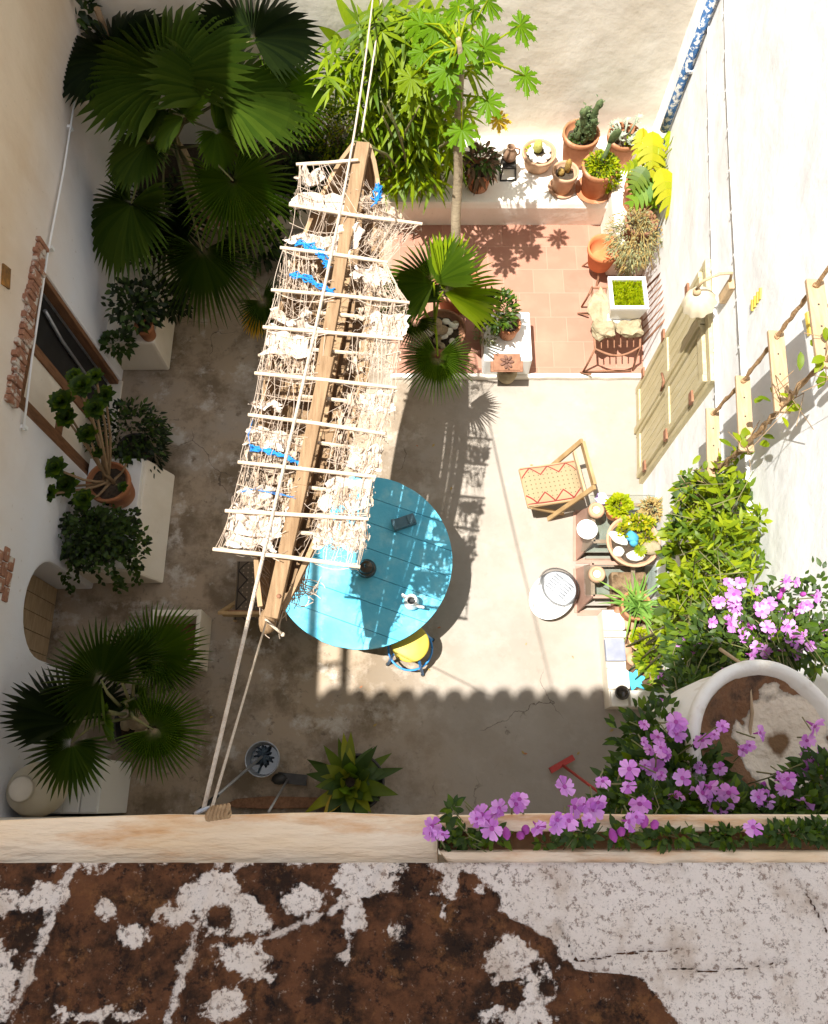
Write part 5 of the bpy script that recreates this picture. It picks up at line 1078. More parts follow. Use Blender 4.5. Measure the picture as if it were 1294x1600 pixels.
# ================================================================== GLASS TABLES AND POTS
def gtable(label, q, z, base, zt_):
    a, b, c_, d = [P(*k, z) for k in q]; ctr = (a+b+c_+d)/4; t = thing('glass_table', label, 'table', (ctr.x, ctr.y, 0))
    g = G(); g.prism([((p-ctr).x, (p-ctr).y) for p in (a, b, c_, d)], ctr, (1, 0, 0), (0, 1, 0), (0, 0, .012)); g.build('glass_top', M['glass'], t, bevel=.002)
    e = [P(*k, zt_) for k in base]; ctr2 = sum(e, V((0, 0, 0)))/4; lo = [V((p.x, p.y, .005)) for p in e]; hi = [ctr2.lerp(p, .72)+Z*(z-.012-zt_) for p in e]
    g = G()
    for i in range(4):
        j = (i+1) % 4; g.bar(lo[i], lo[j], .05, .012); g.bar(hi[i], hi[j], .035, .012)
        if i in (1, 3): n_ = (hi[j]-hi[i]).normalized(); g.add([lo[i], lo[j], hi[j], hi[i]], [(0, 1, 2, 3)]); dd = (ctr2-(e[i]+e[j])/2); dd.z = 0; dd = dd.normalized()*.012; g.add([p+dd for p in (lo[i], lo[j], hi[j], hi[i])], [(3, 2, 1, 0)])
    g.build('frame', M['bronze'], t)
    g = G(); s_ = [ctr2.lerp(p, .86)+Z*(.17-zt_) for p in e]; g.prism([((p-ctr2).x, (p-ctr2).y) for p in s_], V((ctr2.x, ctr2.y, .17)), (1, 0, 0), (0, 1, 0), (0, 0, .01)); g.build('shelf', mat('smoked_shelf', (.22, .2, .17), (.3, .27, .24), .4, 8), t)
    return t
ZG = .43
gtable('square glass table with bronze base carrying the big succulent bowl', [(922, 774), (1040, 774), (1042, 862), (908, 862)], ZG-.012, [(900, 800), (1000, 800), (1004, 876), (900, 876)], .02)
gtable('second glass table with open bronze frame beside the grass pot', [(912, 884), (1034, 884), (1036, 930), (914, 930)], ZG-.014, [(900, 888), (985, 888), (985, 957), (902, 957)], .02)
def candle(px, py, label):
    c = P(px, py, ZG+.05); c = V((c.x, c.y, ZG+.002)); t = thing('candle_holder', label, 'candle holder', c)
    g = G(); g.lathe([(.06, 0), (.078, .02), (.075, .06), (.062, .075), (.045, .074), (.04, .04), (.003, .038)], c, 24); g.build('holder', M['terra_pale'], t); g = G(); g.lathe([(.034, .039), (.034, .056), (.004, .054)], c, 16); g.build('candle', M['white'], t)
candle(932, 797, 'round clay candle holder beside the lilac flower'); candle(933, 897, 'round clay candle holder on the open bronze table')
c = P(917, 828, ZG); c = V((c.x, c.y, ZG+.002)); t = thing('plate', 'round white plate on the glass table edge', 'plate', c); g = G(); g.lathe([(.04, 0), (.07, .006), (.098, .016), (.096, .02), (.06, .012), (.003, .011)], c, 32); g.build('dish', M['ceramic'], t); g = G(); g.tube([c+V((0, 0, .012)), c+V((.0, 0, .028))], .005, 6); g.build('wick', M['lilac'], t)
c = P(940, 779, ZG+.04); g = G()
for k in range(6): g.leaf(c, (math.cos(k*1.05), math.sin(k*1.05), .1), Z, .065, .06, .1, 4, 0, .1, .8)
g.stone(c, (.02, .02, .02)); g.tube([c, c-Z*.035], .008, 5); ob = g.build('paper_flower', M['lilac'], origin=c-Z*.037); tag(ob, 'lilac paper flower beside the lime potted plant', 'flower')
GT = 'small pots around the glass tables'
t, s, r = potted(965, 793, ZG+.002, 18, .16, 'little red clay pot of lime green cushion plant', 'terra_red', GT); g = G(); g.cloud(s+Z*.05+V((.01, .01, 0)), (r*1.0, r*.95, .07), 420, .045, .03, up=.8); g.build('foliage', M['lime'], t)
t, s, r = potted(1018, 796, ZG+.002, 17, .16, 'little pale pot of dry straw coloured plant by the wall', 'terra_pale', GT); g = G(); g.cloud(s+Z*.04, (r*1.05, r, .07), 380, .055, .014, up=.4, droop=.6, mis=[0, 0, 1]); g.build('foliage', [M['dry'], M['grey']], t)
t, s, r = potted(990, 845, ZG+.002, 42, .17, 'wide terracotta bowl of succulents, white stones and a blue rock', 'terra_pale', GT, name='succulent_bowl', cat='succulent bowl', fill=.84, taper=.8)
for (dx, dy, d) in ((-.55, .1, (.1, .05, .035)), (-.6, -.42, (.055, .05, .03)), (.02, -.58, (.085, .05, .04)), (-.12, .62, (.06, .035, .03))): g = G(); g.stone(s+V((dx*r, dy*r, .02)), d, rz=U(-1.2, -.6) if dy > 0 else U(0, .6)); g.build('white_stone', M['pebble'], t)
g = G(); g.stone(s+V((-.06*r, .12*r, .04)), (.05, .06, .06), amp=.5); g.stone(s+V((-.02*r, -.08*r, .03)), (.04, .04, .04), amp=.5); g.build('blue_rock', M['bluerock'], t)
g = G(); g.stone(s+V((.62*r, -.3*r, .03)), (.09, .07, .05)); g.build('brown_stone', M['stone'], t)
g = G(); g.cloud(s+V((.25*r, .68*r, .05)), (.13, .06, .05), 260, .05, .025, up=.6, mis=[0, 1]); g.cloud(s+V((-.35*r, .35*r, .04)), (.06, .08, .04), 140, .04, .025, up=.6, mis=[0, 1]); g.cloud(s+V((.5*r, .1*r, .04)), (.06, .05, .05), 100, .05, .02, up=.6, mis=[0, 1])
for k in range(18): a = k*2.4; g.leaf(s+V((.15*r, -.45*r, .06)), (math.cos(a), math.sin(a), .4), Z, .07, .025, .1, 3, 1)
g.build('succulents', [M['yellow'], M['vine']], t)
# planter bed with edging, slate, stones and a turquoise star
zb_ = .27; a = P(943, 952, zb_); b = P(944, 1103, zb_); xr = XR(1.2)+.05
bed = thing('planter_bed', 'low masonry planter bed edged with whitewashed bricks by the right wall', 'planter', (a.x+.2, (a.y+b.y)/2, 0))
wl = px2m(30, a)
def wbrick(g, x0, x1, y0, y1, z0, z1): g.bb((x0, y0, z0), (x1, y1, z1))
g = G(); g.bb((a.x, b.y, 0), (a.x+wl, a.y, zb_-.06)); g.bb((a.x+wl, b.y, 0), (xr, b.y+wl*.8, zb_-.061)); g.build('bed_wall', M['plinth'], bed)
ys = [a.y]+[P(944, k, zb_).y for k in (985, 997, 1034, 1046)]+[b.y+wl*.8]
for i, (y1, y0) in enumerate(zip(ys[:-1], ys[1:])):
    g = G(); ob = wbrick(g, a.x-.01, a.x+wl+U(-.02, .02), y0+.008, y1-.004, zb_-.058, zb_+U(-.01, .01)); g.build('edging_brick', M['slate'] if i == 2 else M['bench'], bed, bevel=.012)
for x0, x1 in ((a.x, a.x+.16), (a.x+.17, a.x+.36), (a.x+.37, xr)):
    g = G(); wbrick(g, x0+.005, x1-.005, b.y-.005, b.y+wl*.8-.004, zb_-.058, zb_+U(-.01, .01)); g.build('edging_brick', M['bench'], bed, bevel=.012)
g = G(); g.add([(a.x+wl-.01, b.y+.05, zb_-.09), (xr, b.y+.05, zb_-.09), (xr, a.y, zb_-.09), (a.x+wl-.01, a.y, zb_-.09)], [(0, 1, 2, 3)]); g.build('soil', M['drysoil'], bed)
for (px_, py_, d, mk) in ((980, 968, (.11, .08, .05), 'terra_pale'), (1012, 965, (.1, .07, .05), 'terra_pale'), (975, 1015, (.08, .06, .04), 'terra_pale'), (988, 1030, (.07, .06, .05), 'terra_pale'), (1010, 985, (.06, .1, .04), 'stone'), (1000, 1085, (.06, .05, .04), 'stone')):
    g = G(); g.stone(P(px_, py_, zb_-.05), d); ob = g.build('edging_stone', M[mk], bed)
g = G(); c = P(1003, 925, .14); g.bb((P(955, 895, .3).x, P(960, 957, .3).y, .0), (P(1010, 895, .3).x, P(960, 893, .3).y, .3)); ob = g.build('bark_block', mat('bark_block', (.25, .12, .07), (.4, .22, .14), .9, 18, .9, 40, c3=(.12, .06, .035), s3=14), origin=c, bevel=.02); tag(ob, 'rough reddish bark block under the second glass table', 'block')
t, s, r = potted(995, 945, zb_-.08, 24, .3, 'terracotta pot with long arching grass leaves in the planter bed', 'terra', GT)
g = G()
for k in range(75):
    a_ = U(0, 6.3); el = U(.5, 1.3); L = U(.25, .5); d = V((math.cos(a_)*math.cos(el), math.sin(a_)*math.cos(el)+.1, math.sin(el))); g.leaf(s+V((U(-.06, .06), U(-.06, .06), 0)), d, Z, L, .018, U(.3, .8), 6, 0, .1)
g.build('grass', [M['frondgrass']], t)
c = P(1001, 999, zb_); t = thing('cushion_plant', 'round lime cushion plant in a sunken clay ring in the bed', 'plant', (c.x, c.y, zb_-.09)); pot(t, (c.x, c.y, zb_-.09), px2m(19, c), .1, 'terra_pale', fill=.7)
g = G(); g.cloud((c.x, c.y, zb_+.01), (.095, .095, .05), 700, .03, .022, up=.9, shell=.6); g.build('foliage', M['lime'], t)
c = P(994, 1061, zb_); g = G()
pts = []
for k in range(12): a_ = k*math.pi/6+.2; rr = (.115 if k % 2 == 0 else .062)*U(.95, 1.05); pts.append((math.cos(a_)*rr, math.sin(a_)*rr))
g.prism(pts, c-Z*.06, (1, 0, 0), (0, 1, 0), (0, 0, .022)); ob = g.build('star_ornament', M['turq'], origin=c-Z*.06, bevel=.004); tag(ob, 'flat turquoise star ornament lying in the planter bed', 'ornament')
c = P(971, 1083, zb_+.02); t = thing('ashtray', 'small dark round ashtray on the corner of the brick edging', 'ashtray', (c.x, c.y, zb_+.012)); g = G(); g.lathe([(.035, 0), (.06, .015), (.062, .05), (.05, .05), (.042, .02), (.003, .018)], (c.x, c.y, zb_+.012), 24); g.build('bowl', dkb, t)
c = P(1020, 1040, zb_); t = thing('green_shrub', 'fresh green shrub spreading in the planter bed above the turquoise star', 'shrub', (c.x, c.y, zb_-.09))
g = G(); g.cloud(P(1028, 1030, .5), (.18, .13, .2), 380, .08, .035, up=.5, mis=[0, 0, 1]); g.cloud(P(1050, 1055, .5), (.15, .14, .2), 220, .08, .035, up=.5, mis=[0, 1]); g.build('foliage', [M['vine'], M['green']], t)
g = G()
for k in range(12): e = P(U(1005, 1050), U(1010, 1065), U(.45, .65)); b0_ = V((c.x+U(-.05, .05), c.y+U(-.05, .05), zb_-.09)); g.tube([b0_, (b0_+e)/2+Z*.05, e], .006, 5)
for k in range(8): g.tube([P(U(1020, 1035), U(1010, 1030), .3), P(U(1040, 1060), U(975, 995), .7)], .006, 4)
g.build('stems', M['twig'], t)
# green vine on the right wall
c = RW(1080, 985, .1); t = thing('wall_creeper', 'lush green creeper climbing the sunlit wall above the planter bed', 'creeper', (c.x, c.y, zb_-.09))
g = G()
def vcl(px, py, off, rad, n, L=.1, w=.045, mis=(0, 0, 1), up=.3): g.cloud(RW(px, py, off), rad, n, L, w, up=up, droop=.4, mis=list(mis))
for (px, py, n, r_) in ((1085, 768, 60, .10), (1118, 765, 80, .13), (1092, 797, 70, .11), (1140, 775, 40, .12), (1075, 815, 36, .09), (1062, 838, 40, .09), (1060, 875, 34, .09), (1066, 912, 50, .10), (1058, 948, 54, .11), (1056, 985, 70, .12)):
    vcl(px, py, .12, (.1, r_, r_), n, .11, .075, (0, 0, 2))
for (px, py, n, r_) in ((1120, 800, 130, .17), (1145, 815, 110, .14), (1108, 840, 160, .18), (1148, 850, 130, .15), (1112, 880, 180, .19), (1150, 890, 150, .16), (1112, 920, 190, .19), (1152, 930, 160, .16), (1108, 960, 190, .19), (1148, 965, 160, .17), (1100, 990, 150, .17)):
    for _ in range(int(n/6.5)):
        c_ = RW(px, py, .16)+V((U(-.16, .12), rg.gauss(0, r_*.8), rg.gauss(0, r_*.8))); d_ = V((U(-1, .5), U(-1, 1), U(-.6, 1))); m_ = rg.choice((0, 0, 0, 1))
        for k in range(rg.choice((4, 5, 6, 7))): g.leaf(c_+d_*.02*k, V((U(-1, .6), U(-1, 1), U(-.5, .8))), (U(-1, .3), U(-.7, .7), 1), U(.06, .12), U(.016, .034), U(.1, .5), 3, m_)
for _ in range(70):                     # loose shoots at the edges
    px, py = rg.choice(((U(1040, 1062), U(790, 960)), (U(1165, 1190), U(790, 960)), (U(1080, 1160), U(735, 765)), (U(1040, 1060), U(930, 1000))))
    c_ = RW(px, py, U(.05, .2)); d_ = V((U(-.6, .3), U(-1, 1), U(-.4, 1)))
    for k in range(5): g.leaf(c_+d_*.035*k, V((U(-1, .6), U(-1, 1), U(-.5, .8))), (U(-1, .3), U(-.7, .7), 1), U(.05, .1), U(.016, .034), U(.1, .5), 3, rg.choice((0, 0, 1)))
g.build('foliage', [M['vine'], M['green'], M['deep']], t)
g = G()
for k in range(9):
    q = [V((c.x+U(-.15, .0), c.y+U(-.2, .3), zb_-.09))]
    for (px, py) in ((1075+k*4, 960), (1080+k*7, 880), (1085+k*7, 800), (1095+k*5, 745)): q.append(RW(px+U(-6, 6), py, U(.04, .2)))
    g.tube(q, .008, 5)
for k in range(30):
    p = RW(U(1060, 1170), U(760, 960), .2); g.tube([p, p+V((U(-.2, .05), U(-.2, .2), U(.0, .2))), p+V((U(-.3, .1), U(-.3, .3), U(-.1, .25)))], .003, 4, 0)
g.build('stems', M['stem'], t)
# ================================================================== NEAR TUB AND FLOWERS
tubc = PD(1205, 1180, 1.86)
sh = thing('corner_ledge', 'projecting plaster corner ledge under the white flower tub', 'ledge', (1.2, .1, 5.07)); g = G(); g.bb((.68, -.099, 5.07), (2.1, .27, 5.215)); g.build('slab', M['near'], sh, bevel=.02)
zr = tubc.z; t = thing('flower_tub', 'big white tub of dry brown soil among pink flowers', 'tub', (tubc.x, tubc.y, 5.22))
zt0 = 5.218; hh_ = (zr-zt0)/math.cos(R(14)); rr = .235; TT = Matrix.Rotation(R(14), 3, 'Y'); tb0 = tubc-TT@V((0, 0, hh_))+V((0, 0, .03))
g = G(); g.lathe([(.165, 0), (.185, .01), (.212, hh_*.3), (.222, hh_*.55), (.220, hh_*.76), (.214, hh_*.83), (.216, hh_*.86), (.238, hh_*.92), (.24, hh_*.975), (.233, hh_), (.222, hh_*1.003), (.212, hh_*.985), (.2, hh_*.92), (.195, hh_*.86), (.19, hh_*.80)], tb0, 56, wob=.004, cap=False, M=TT@Matrix.Diagonal((.907, .907, 1))); g.build('tub_shell', M['jar_white'], t)
def tubsoil():
    m = mat('tub_crust', (.15, .07, .032), (.26, .14, .07), .95, 18, .9, 60, c3=(.07, .04, .025), s3=9); N, Lk, bs = add_nodes(m); g_ = N.new('ShaderNodeTexCoord'); l = N.new('ShaderNodeVectorMath'); l.operation = 'LENGTH'
    mp = N.new('ShaderNodeMapping'); mp.inputs['Scale'].default_value = (1, 1, 0); mp.inputs['Location'].default_value = (-.045, -.035, 0); Lk(g_.outputs['Object'], mp.inputs[0]); Lk(mp.outputs[0], l.inputs[0])
    n = N.new('ShaderNodeTexNoise'); n.inputs['Scale'].default_value = 14; n.inputs['Detail'].default_value = 7; Lk(g_.outputs['Object'], n.inputs['Vector'])
    a = N.new('ShaderNodeMath'); a.operation = 'MULTIPLY_ADD'; a.inputs[1].default_value = .12; Lk(n.outputs[0], a.inputs[0]); Lk(l.outputs['Value'], a.inputs[2])
    r = N.new('ShaderNodeValToRGB'); e = r.color_ramp.elements; e[0].position = .075; e[0].color = (.16, .09, .04, 1); e[1].position = .095; e[1].color = (.66, .56, .42, 1)
    q = e.new(.165); q.color = (.7, .6, .46, 1); q = e.new(.185); q.color = (0, 0, 0, 1)
    Lk(a.outputs[0], r.inputs[0]); old = bs.inputs['Base Color'].links[0].from_socket; st = N.new('ShaderNodeMath'); st.operation = 'GREATER_THAN'; st.inputs[1].default_value = .176; Lk(a.outputs[0], st.inputs[0]); x = N.new('ShaderNodeMixRGB'); Lk(st.outputs[0], x.inputs[0]); Lk(r.outputs[0], x.inputs[1]); Lk(old, x.inputs[2]); Lk(x.outputs[0], bs.inputs['Base Color']); return m
g = G(); n = 48; rings = (.0, .035, .07, .09, .12, .145, .168, .184); vs = []
for k, r_ in enumerate(rings):
    for j in range(n): a = 2*math.pi*j/n; q = .010*mn.noise(V((math.cos(a)*r_*30, math.sin(a)*r_*30, 2))); vs.append(tb0+TT@V((r_*math.cos(a), r_*math.sin(a), hh_*.80+(.0 if r_ < .09 else (r_-.09)*.5)+(q if r_ > .03 else -.01))))
g.add(vs, [(k*n+j, k*n+(j+1) % n, (k+1)*n+(j+1) % n, (k+1)*n+j) for k in range(len(rings)-1) for j in range(n)], 0, True); g.build('soil', tubsoil(), t)
g = G(); pz = zr+.01; g.tube([V((tubc.x-.06, tubc.y+.26, pz-.08)), V((tubc.x-.03, tubc.y+.2, pz)), V((tubc.x-.02, tubc.y+.1, zt0+hh_*.9)), V((tubc.x-.03, tubc.y+.03, zt0+hh_*.84)), V((tubc.x-.10, tubc.y-.0, zt0+hh_*.86)), V((tubc.x-.15, tubc.y-.05, zt0+hh_*.9))], .0045, 6); ob = g.build('irrigation_tube', M['wood_pale'], origin=(tubc.x, tubc.y, zt0+hh_*.6)); tag(ob, 'thin pale irrigation tube curling into the white tub', 'tube')
def flowers(name, label, loc, clumps, stemsrc, blooms, buds, leafm, bl_group=None, leafL=.035, leafW=.016, sr=.0016):
    t = thing(name, label, 'flowering plant', loc); g = G()
    for (px, py, D, rad, n) in clumps: g.cloud(PD(px, py, D), rad, n, leafL, leafW, up=.3, droop=.3, mis=[0, 0, 1], shell=.1)
    g.build('foliage', leafm, t); g = G()
    for (px, py, D, rad, n) in clumps:
        for k in range(max(3, n//45)):
            e = PD(px, py, D)+V((U(-1, 1)*rad[0], U(-1, 1)*rad[1], U(-.5, 1)*rad[2])); b0 = min((V(q_) for q_ in stemsrc), key=lambda q_: (q_-e).length); g.tube([b0.lerp(e, .45)+V((U(-.04, .04), U(-.04, .04), U(-.02, .05))), b0.lerp(e, .8)+V((U(-.02, .02), U(-.02, .02), .02)), e], sr, 4, 0, False)
    for (px, py, D, r_) in blooms:
        c = PD(px, py, D); g.tube([c-V((U(-.01, .01), U(-.01, .01), .02)), c-V((U(-.03, .03), U(-.03, .03), .09))], .0018, 4, 0, False)
    g.build('stems', M['stem'], t, kind='stuff'); rest = G()
    for i, (px, py, D, r_) in enumerate(blooms):
        c = PD(px, py, D); g = rest if i >= 100 else G(); g.bloom(c, V((U(-.95, .95), U(-1.1, .5), 1)), px2m(r_, c)*U(.8, 1.12))
        if i < 100: g.build('blossom', [M['petal'], M['petal_core']], t)
    if rest.v: rest.build('blossom', [M['petal'], M['petal_core']], t, kind='stuff')
    for (px, py, D) in buds:
        c = PD(px, py, D); g = G(); g.lathe([(.003, 0), (.008, .012), (.007, .022), (.002, .032)], c, 7, M=Matrix.Rotation(U(-.7, .7), 3, 'X')); g.build('bud', M['petal_core'], t)
    return t
big = [(1065, 1040), (1085, 1012), (1092, 1024), (1100, 1016), (1040, 1054), (1050, 1052), (1034, 1104), (1128, 970), (1142, 968), (1140, 958), (1160, 975), (1166, 982), (1190, 968), (1205, 990), (1215, 1000), (1230, 972), (1245, 980), (1250, 1002), (1262, 1008), (1270, 990), (1275, 1010), (1200, 940), (1172, 935), (1240, 930), (1163, 1034), (1237, 1030), (1273, 1071),
       (1056, 1128), (1064, 1132), (1050, 1140), (1058, 1145), (1028, 1152), (1015, 1172), (1098, 1158), (1116, 1148), (1162, 1172), (1172, 1165), (1190, 1145), (1276, 1136), (1262, 1158), (1025, 1202), (1066, 1215), (1070, 1210), (1056, 1246), (1100, 1238), (1112, 1232), (1138, 1240), (1132, 1256), (1116, 1262), (1220, 1216), (1232, 1218), (1226, 1232), (1177, 1294), (1256, 1258), (1262, 1186), (1275, 1190), (1284, 1180), (1252, 1205), (1270, 1206), (1286, 1200), (1012, 1250), (1006, 1268), (995, 1278), (1155, 1070), (1185, 1245), (1195, 1250)]
bl = []
for (a, b) in big:
    D = (1.44 if b > 1275 else 1.62) if b > 1210 else (1.72 if b > 1120 else 2.15); 
    if b < 1080: D = 2.3 if a > 1110 else 2.5
    if b < 1080: a += U(-32, 26); b += U(-26, 26)
    bl.append((a, b, D, U(11, 17) if b > 1080 else U(9, 15)))
cl = [(1022, 1140, 2.05, (.05, .06, .07), 130), (1075, 1085, 2.25, (.10, .07, .10), 260), (1035, 1170, 1.95, (.13, .12, .1), 520), (1010, 1230, 1.85, (.1, .09, .07), 420), (1060, 1215, 1.8, (.12, .1, .08), 560), (1060, 1268, 1.66, (.11, .05, .05), 460), (1120, 1262, 1.66, (.1, .04, .05), 380), (1180, 1275, 1.64, (.11, .04, .04), 420), (1245, 1270, 1.64, (.11, .04, .05), 480), (1282, 1225, 1.68, (.06, .06, .05), 220), (1075, 1195, 1.85, (.07, .07, .06), 180),
      (1085, 1030, 2.5, (.10, .09, .1), 200), (1120, 1010, 2.5, (.16, .12, .12), 420), (1150, 1000, 2.45, (.16, .1, .12), 360), (1200, 1000, 2.35, (.18, .08, .08), 420), (1260, 1010, 2.35, (.15, .08, .08), 380), (1230, 960, 2.45, (.2, .1, .1), 150), (1270, 940, 2.4, (.14, .12, .1), 110), (1150, 960, 2.6, (.14, .1, .1), 180), (1100, 1050, 2.4, (.12, .07, .08), 240)]
for _ in range(26): bl.append((U(1120, 1292), U(905, 1025), U(2.25, 2.45), U(8, 12)))
for _ in range(14): bl.append((U(1000, 1150), U(1120, 1265), U(1.62, 1.75), U(9, 13)))
buds = [(U(990, 1290), U(1215, 1310), 1.7) for _ in range(14)]+[(U(1150, 1290), U(920, 1000), 2.35) for _ in range(5)]
flowers('flowering_bush', 'sprawling bush of lilac pink flowers around the white tub', (1.1, .15, 4.93), cl, [(.72, .2, 5.2), (1.15, .2, 5.2), (.7, .0, 5.2), (1.3, .1, 5.2), (.95, -.06, 5.2), (1.1, .25, 5.2)], bl, buds, [M['deep'], M['green']])
tb_ = [(672, 1303), (676, 1292), (692, 1305), (744, 1280), (752, 1272), (772, 1270), (780, 1262), (808, 1256), (812, 1250), (842, 1294), (768, 1296), (872, 1282), (888, 1284), (900, 1262), (912, 1258), (920, 1282), (928, 1265), (936, 1255), (884, 1228), (942, 1222), (982, 1230), (983, 1202), (985, 1284), (870, 1290), (1000, 1258)]
blt = [(a, b, (1.42 if b > 1270 else 1.47), U(13, 18)) for a, b in tb_]
clt = [(700, 1310, 1.5, (.025, .010, .012), 40), (725, 1308, 1.5, (.02, .012, .02), 50), (708, 1270, 1.46, (.010, .02, .025), 34), (765, 1306, 1.5, (.03, .012, .02), 50), (850, 1318, 1.5, (.02, .006, .015), 14), (905, 1302, 1.48, (.025, .015, .02), 60), (975, 1306, 1.48, (.03, .015, .02), 55), (1050, 1308, 1.49, (.05, .012, .02), 80), (1140, 1306, 1.5, (.06, .012, .015), 70), (1230, 1302, 1.5, (.06, .012, .02), 110), (1280, 1300, 1.5, (.03, .015, .02), 90), (1000, 1255, 1.62, (.07, .04, .04), 240), (950, 1262, 1.62, (.05, .02, .03), 90)]
t = flowers('trough_flowers', 'row of pink flowers growing out of the parapet trough', (.4, Ym-.02, ZP-.1), clt, [(TRX+.05+k*.09, (Ym+Yk)/2, ZP-.1) for k in range(12)], blt, [(a, 1300+U(-12, 8), 1.46) for a in (812, 820, 760, 790, 955, 968, 1005, 1020, 890, 845)], [M['deep'], M['green']], leafL=.024, leafW=.012, sr=.001)
# ================================================================== SHADED FRONT: BUCKET, MOPS, POT, RED BROOM
c = P(410, 1186, .26); t = thing('mop_bucket', 'round grey metal bucket standing in the shade', 'bucket', (c.x, c.y, 0)); r = px2m(27, c)
g = G(); g.lathe([(r*.72, 0), (r*.74, .004), (r*.97, .25), (r*1.02, .26), (r*1.0, .27), (r*.94, .262), (r*.7, .02), (.003, .018)], (c.x, c.y, 0), 36); g.build('bucket_body', M['galv'], t)
g = G(); g.lathe([(r*.86, .15), (.003, .152)], (c.x, c.y, 0), 30, cap=False); g.build('water', mat('dirty_water', (.02, .04, .055), None, .08, 5, spec=.6), t)
def stick(name, label, a, b, r, mats, head, headmat, cat, grip=None):
    t = thing(name, label, cat, b); g = G(); g.tube([a, b], r, 8); g.build('handle', mats, t)
    if grip: g = G(); g.tube([a.lerp(b, -.01), a.lerp(b, .32)], r*1.5, 8); g.build('grip', grip, t)
    g = G(); head(g, b); g.build('head', headmat, t); return t
def mophead(g, b):
    for k in range(40): a = U(0, 6.3); q = U(.03, .1); g.tube([b+V((0, 0, .02)), b+V((math.cos(a)*q*.6, math.sin(a)*q*.9, .02)), b+V((math.cos(a)*q, math.sin(a)*q*1.3, -.08))], .008, 5)
m1 = P(412, 1180, .2); m0 = P(300, 1277, 1.05); stick('mop', 'black string mop with dark gripped handle leaning in the grey bucket', m0, m1, .012, M['galv'], mophead, mat('mop_strings', (.02, .03, .045), (.05, .07, .09), .9, 20), 'mop', M['black'])
def flathead(g, b): g.box(b+V((.04, .0, .015)), (.26, .09, .03), rz=R(-6)); g.stone(b+V((-.07, 0, .03)), (.07, .05, .03), rz=0)
m1 = P(450, 1217, .04); m0 = P(420, 1268, .9); stick('floor_mop', 'flat grey floor mop lying near the broad leaved plant', m0, m1, .010, M['galv'], flathead, M['darkmetal'], 'mop')
def broomhead(g, b): g.box(b+V((0, .0, .03)), (.24, .05, .05), rz=R(28)); 
m1 = P(877, 1194, .06); m0 = P(960, 1256, 1.2); stick('broom', 'red squeegee broom leaning beside the pink flowers', m0, m1, .012, M['redplastic'], broomhead, M['redplastic'], 'broom')
g = G(); c = P(440, 1256, .05)
q = [P(a, b, .03) for a, b in ((350, 1258), (372, 1248), (420, 1244), (500, 1246), (535, 1252), (500, 1262), (420, 1264), (370, 1262))]
g.prism([((p-c).x, (p-c).y) for p in q][::-1], V((c.x, c.y, .012)), (1, 0, 0), (0, 1, 0), (0, 0, .06)); ob = g.build('wooden_board', M['wood_door'], origin=(c.x, c.y, .01), bevel=.01); tag(ob, 'long dark reddish wooden board on the floor against the near wall', 'board')
t, s, r = potted(558, 1222, 0, 43, .34, 'dark pot of broad pointed yellow green leaves by the near wall', 'darkmetal')
g = G()
for k in range(58):
    a = k*2.4+U(-.3, .3); ring = k/58; el = 1.35-ring*1.2+U(-.2, .2); L = .22+.2*ring+U(-.07, .07); d = V((math.cos(a)*math.cos(el), math.sin(a)*math.cos(el), math.sin(el)))
    g.leaf(s+V((-.06+math.cos(a)*.04, .0+math.sin(a)*.04, .04)), d, V((0, 0, 1)) if el < 1 else V((math.cos(a), math.sin(a), .3)), L, U(.085, .125), U(.1, .6), 6, rg.choice((0, 0, 0, 0, 1, 1, 1, 1, 1, 3)) if k != 41 else 2, .25)
g.build('foliage', [M['agave'], M['deep'], M['ochre'], M['palm_mid']], t)
# ================================================================== LEFT SIDE THINGS
t, s, r = potted(168, 752, .46, 34, .34, 'terracotta pot of branching tree aeonium on the white slab', 'terra', name='aeonium', cat='succulent', fill=.86)
ros = [((88, 733), 1.25, 22), ((105, 760), 1.0, 24), ((78, 772), 1.15, 17), ((132, 782), .95, 20), ((98, 630), 1.55, 24), ((130, 605), 1.75, 24), ((150, 640), 1.6, 22), ((165, 620), 1.5, 20), ((105, 655), 1.45, 20), ((138, 680), 1.3, 20), ((193, 762), .85, 10), ((155, 708), 1.1, 12), ((200, 720), .9, 8), ((118, 590), 1.7, 16), ((150, 590), 1.7, 16)]
hub = s+V((0, 0, .1))
for (a, z, rp) in ros:
    e = P(*a, z); rr = px2m(rp, e); g = G(); mid = s.lerp(e, .55)+V((0, U(-.05, .05), -.06)); g.tube([s+V((U(-.05, .05), U(-.05, .05), 0)), s.lerp(mid, .5)+V((0, 0, -.01)), mid, e], [.016, .014, .012, .010], 6); br = g.build('branch', M['twig'], t)
    g = G()
    for k in range(46): f = k/46; an = k*2.4; el = 1.2-1.15*f; g.leaf(e+V((0, 0, .02)), (math.cos(an)*math.cos(el), math.sin(an)*math.cos(el), math.sin(el)), V((math.cos(an)*-.3, math.sin(an)*-.3, 1)), rr*(.45+.6*f), rr*.46, .05, 4, rg.choice((0, 0, 1)), .1, 1.0)
    g.build('rosette', [M['deep'], M['green']], br)
t, s, r = potted(155, 840, .46, 38, .26, 'bushy dark trailing plant covering its pot on the white slab', 'darkmetal')
g = G(); g.cloud(s+V((0, .0, .14)), (.34, .27, .2), 900, .065, .04, up=.4, droop=.5, mis=[0, 0, 1], shell=.0)
for k in range(26):
    a = U(0, 6.3); q = U(.22, .42); p = s+V((math.cos(a)*q, math.sin(a)*q*.85, U(.0, .22)))
    g.cloud(p, (.09, .08, .07), 22, .065, .04, up=.5, droop=.5, mis=[0, 0, 1], shell=0)
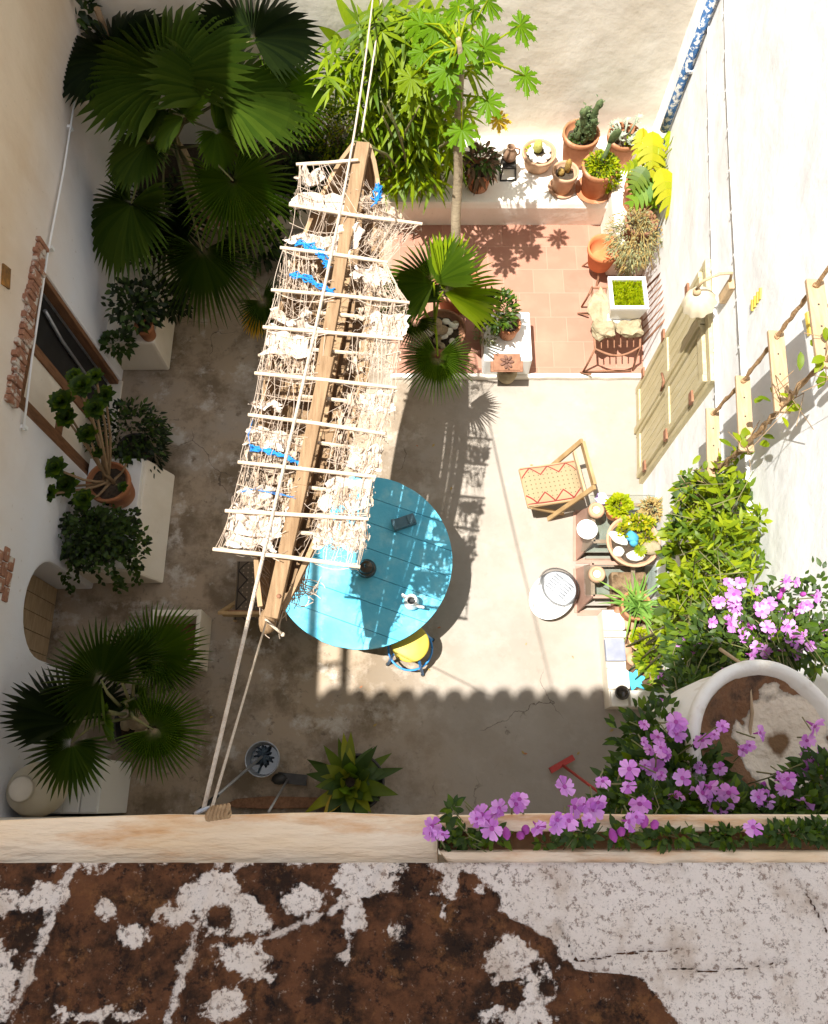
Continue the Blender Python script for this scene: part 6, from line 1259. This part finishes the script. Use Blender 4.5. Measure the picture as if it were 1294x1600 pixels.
for k in range(16):
    x, y = U(100, 215), U(880, 905) if k % 2 else U(790, 900); p = P(x if k % 2 else U(200, 225), y, .5)
    for i in range(9): g.leaf(p+V((U(-.02, .02), -.012*i, .1-.03*i)), (U(-1, 1), U(-1, .2), U(-.5, .3)), Z, .05, .035, .2, 3, 0)
g.build('foliage', [M['deep'], M['shade']], t)
t, s, r = potted(208, 700, 0, 26, .34, 'black floor pot of feathery dark plant beside the white slab', 'darkmetal')
g = G(); g.cloud(s+V((-.02, .1, .2)), (.4, .34, .2), 900, .07, .03, up=.4, droop=.4, mis=[0, 1]); g.cloud(P(238, 700, .3), (.15, .28, .15), 260, .07, .02, up=.4, mis=[1]); g.build('foliage', [M['deep'], M['shade']], t)
# open white crate under the front palm
a = P(236, 952, .40); b = P(314, 966, .40); d = P(312, 1040, .35); t = thing('crate', 'open pale wooden box half hidden by the front palm', 'box', ((a.x+b.x)/2, (a.y+d.y)/2, 0))
x0, x1, y0, y1 = a.x, b.x, d.y, a.y
for lo, hi in (((x0, y0, 0), (x0+.04, y1, .4)), ((x1-.04, y0, 0), (x1, y1, .4)), ((x0+.04, y1-.06, 0), (x1-.04, y1, .39)), ((x0+.04, y0, 0), (x1-.04, y0+.06, .39))): g = G(); g.bb(lo, hi); g.build('side_panel', M['plinth'], t, bevel=.008)
g = G(); g.bb((x0+.04, y0+.06, .02), (x1-.04, y1-.06, .05)); g.build('bottom_panel', M['wood_door'], t)
# cabinet and pale jar at the front left corner
cb = thing('low_cabinet', 'low white slatted cabinet in the front left corner', 'cabinet', (-2.8, .12, 0))
g = G(); g.bb((XL, -.08, .0), (-2.52, .34, .68)); g.build('cabinet_body', M['white'], cb, bevel=.012)
for k in range(4): g = G(); g.bb((XL+.02+k*.14, -.07, .682), (XL+.15+k*.14, .33, .70)); g.build('slat', M['white'], cb, bevel=.004)
c = PXL(-4, 1232, -2.98); c = V((-2.93, c.y, .705)); t = thing('jar', 'smooth pale ceramic jar at the left edge near the wall', 'jar', c)
g = G(); g.lathe([(.12, 0), (.19, .08), (.21, .22), (.17, .36), (.09, .43), (.08, .47), (.1, .48), (.085, .48), (.07, .44)], c, 36); g.build('jar_body', mat('jar_cream', (.62, .55, .40), (.68, .6, .46), .5, 5), t); g = G(); g.lathe([(.098, .482), (.08, .50), (.03, .512), (.003, .515)], c, 24); g.build('lid', M['plinth'], t)

for k in range(22):
    x, y = U(-2.2, 1.9), U(.3, 4.0); g = G(); L_ = U(.025, .05); g.leaf((x, y, .006), (U(-1, 1), U(-1, 1), .05), Z, L_, L_*.45, .0, 3, 0, .3); ob = g.build('fallen_leaf', M['dry'] if k % 3 else M['terra'], origin=(x, y, .004)); tag(ob, 'small dry brown leaf fallen on the concrete floor', 'leaf', 'fallen leaves on the floor')
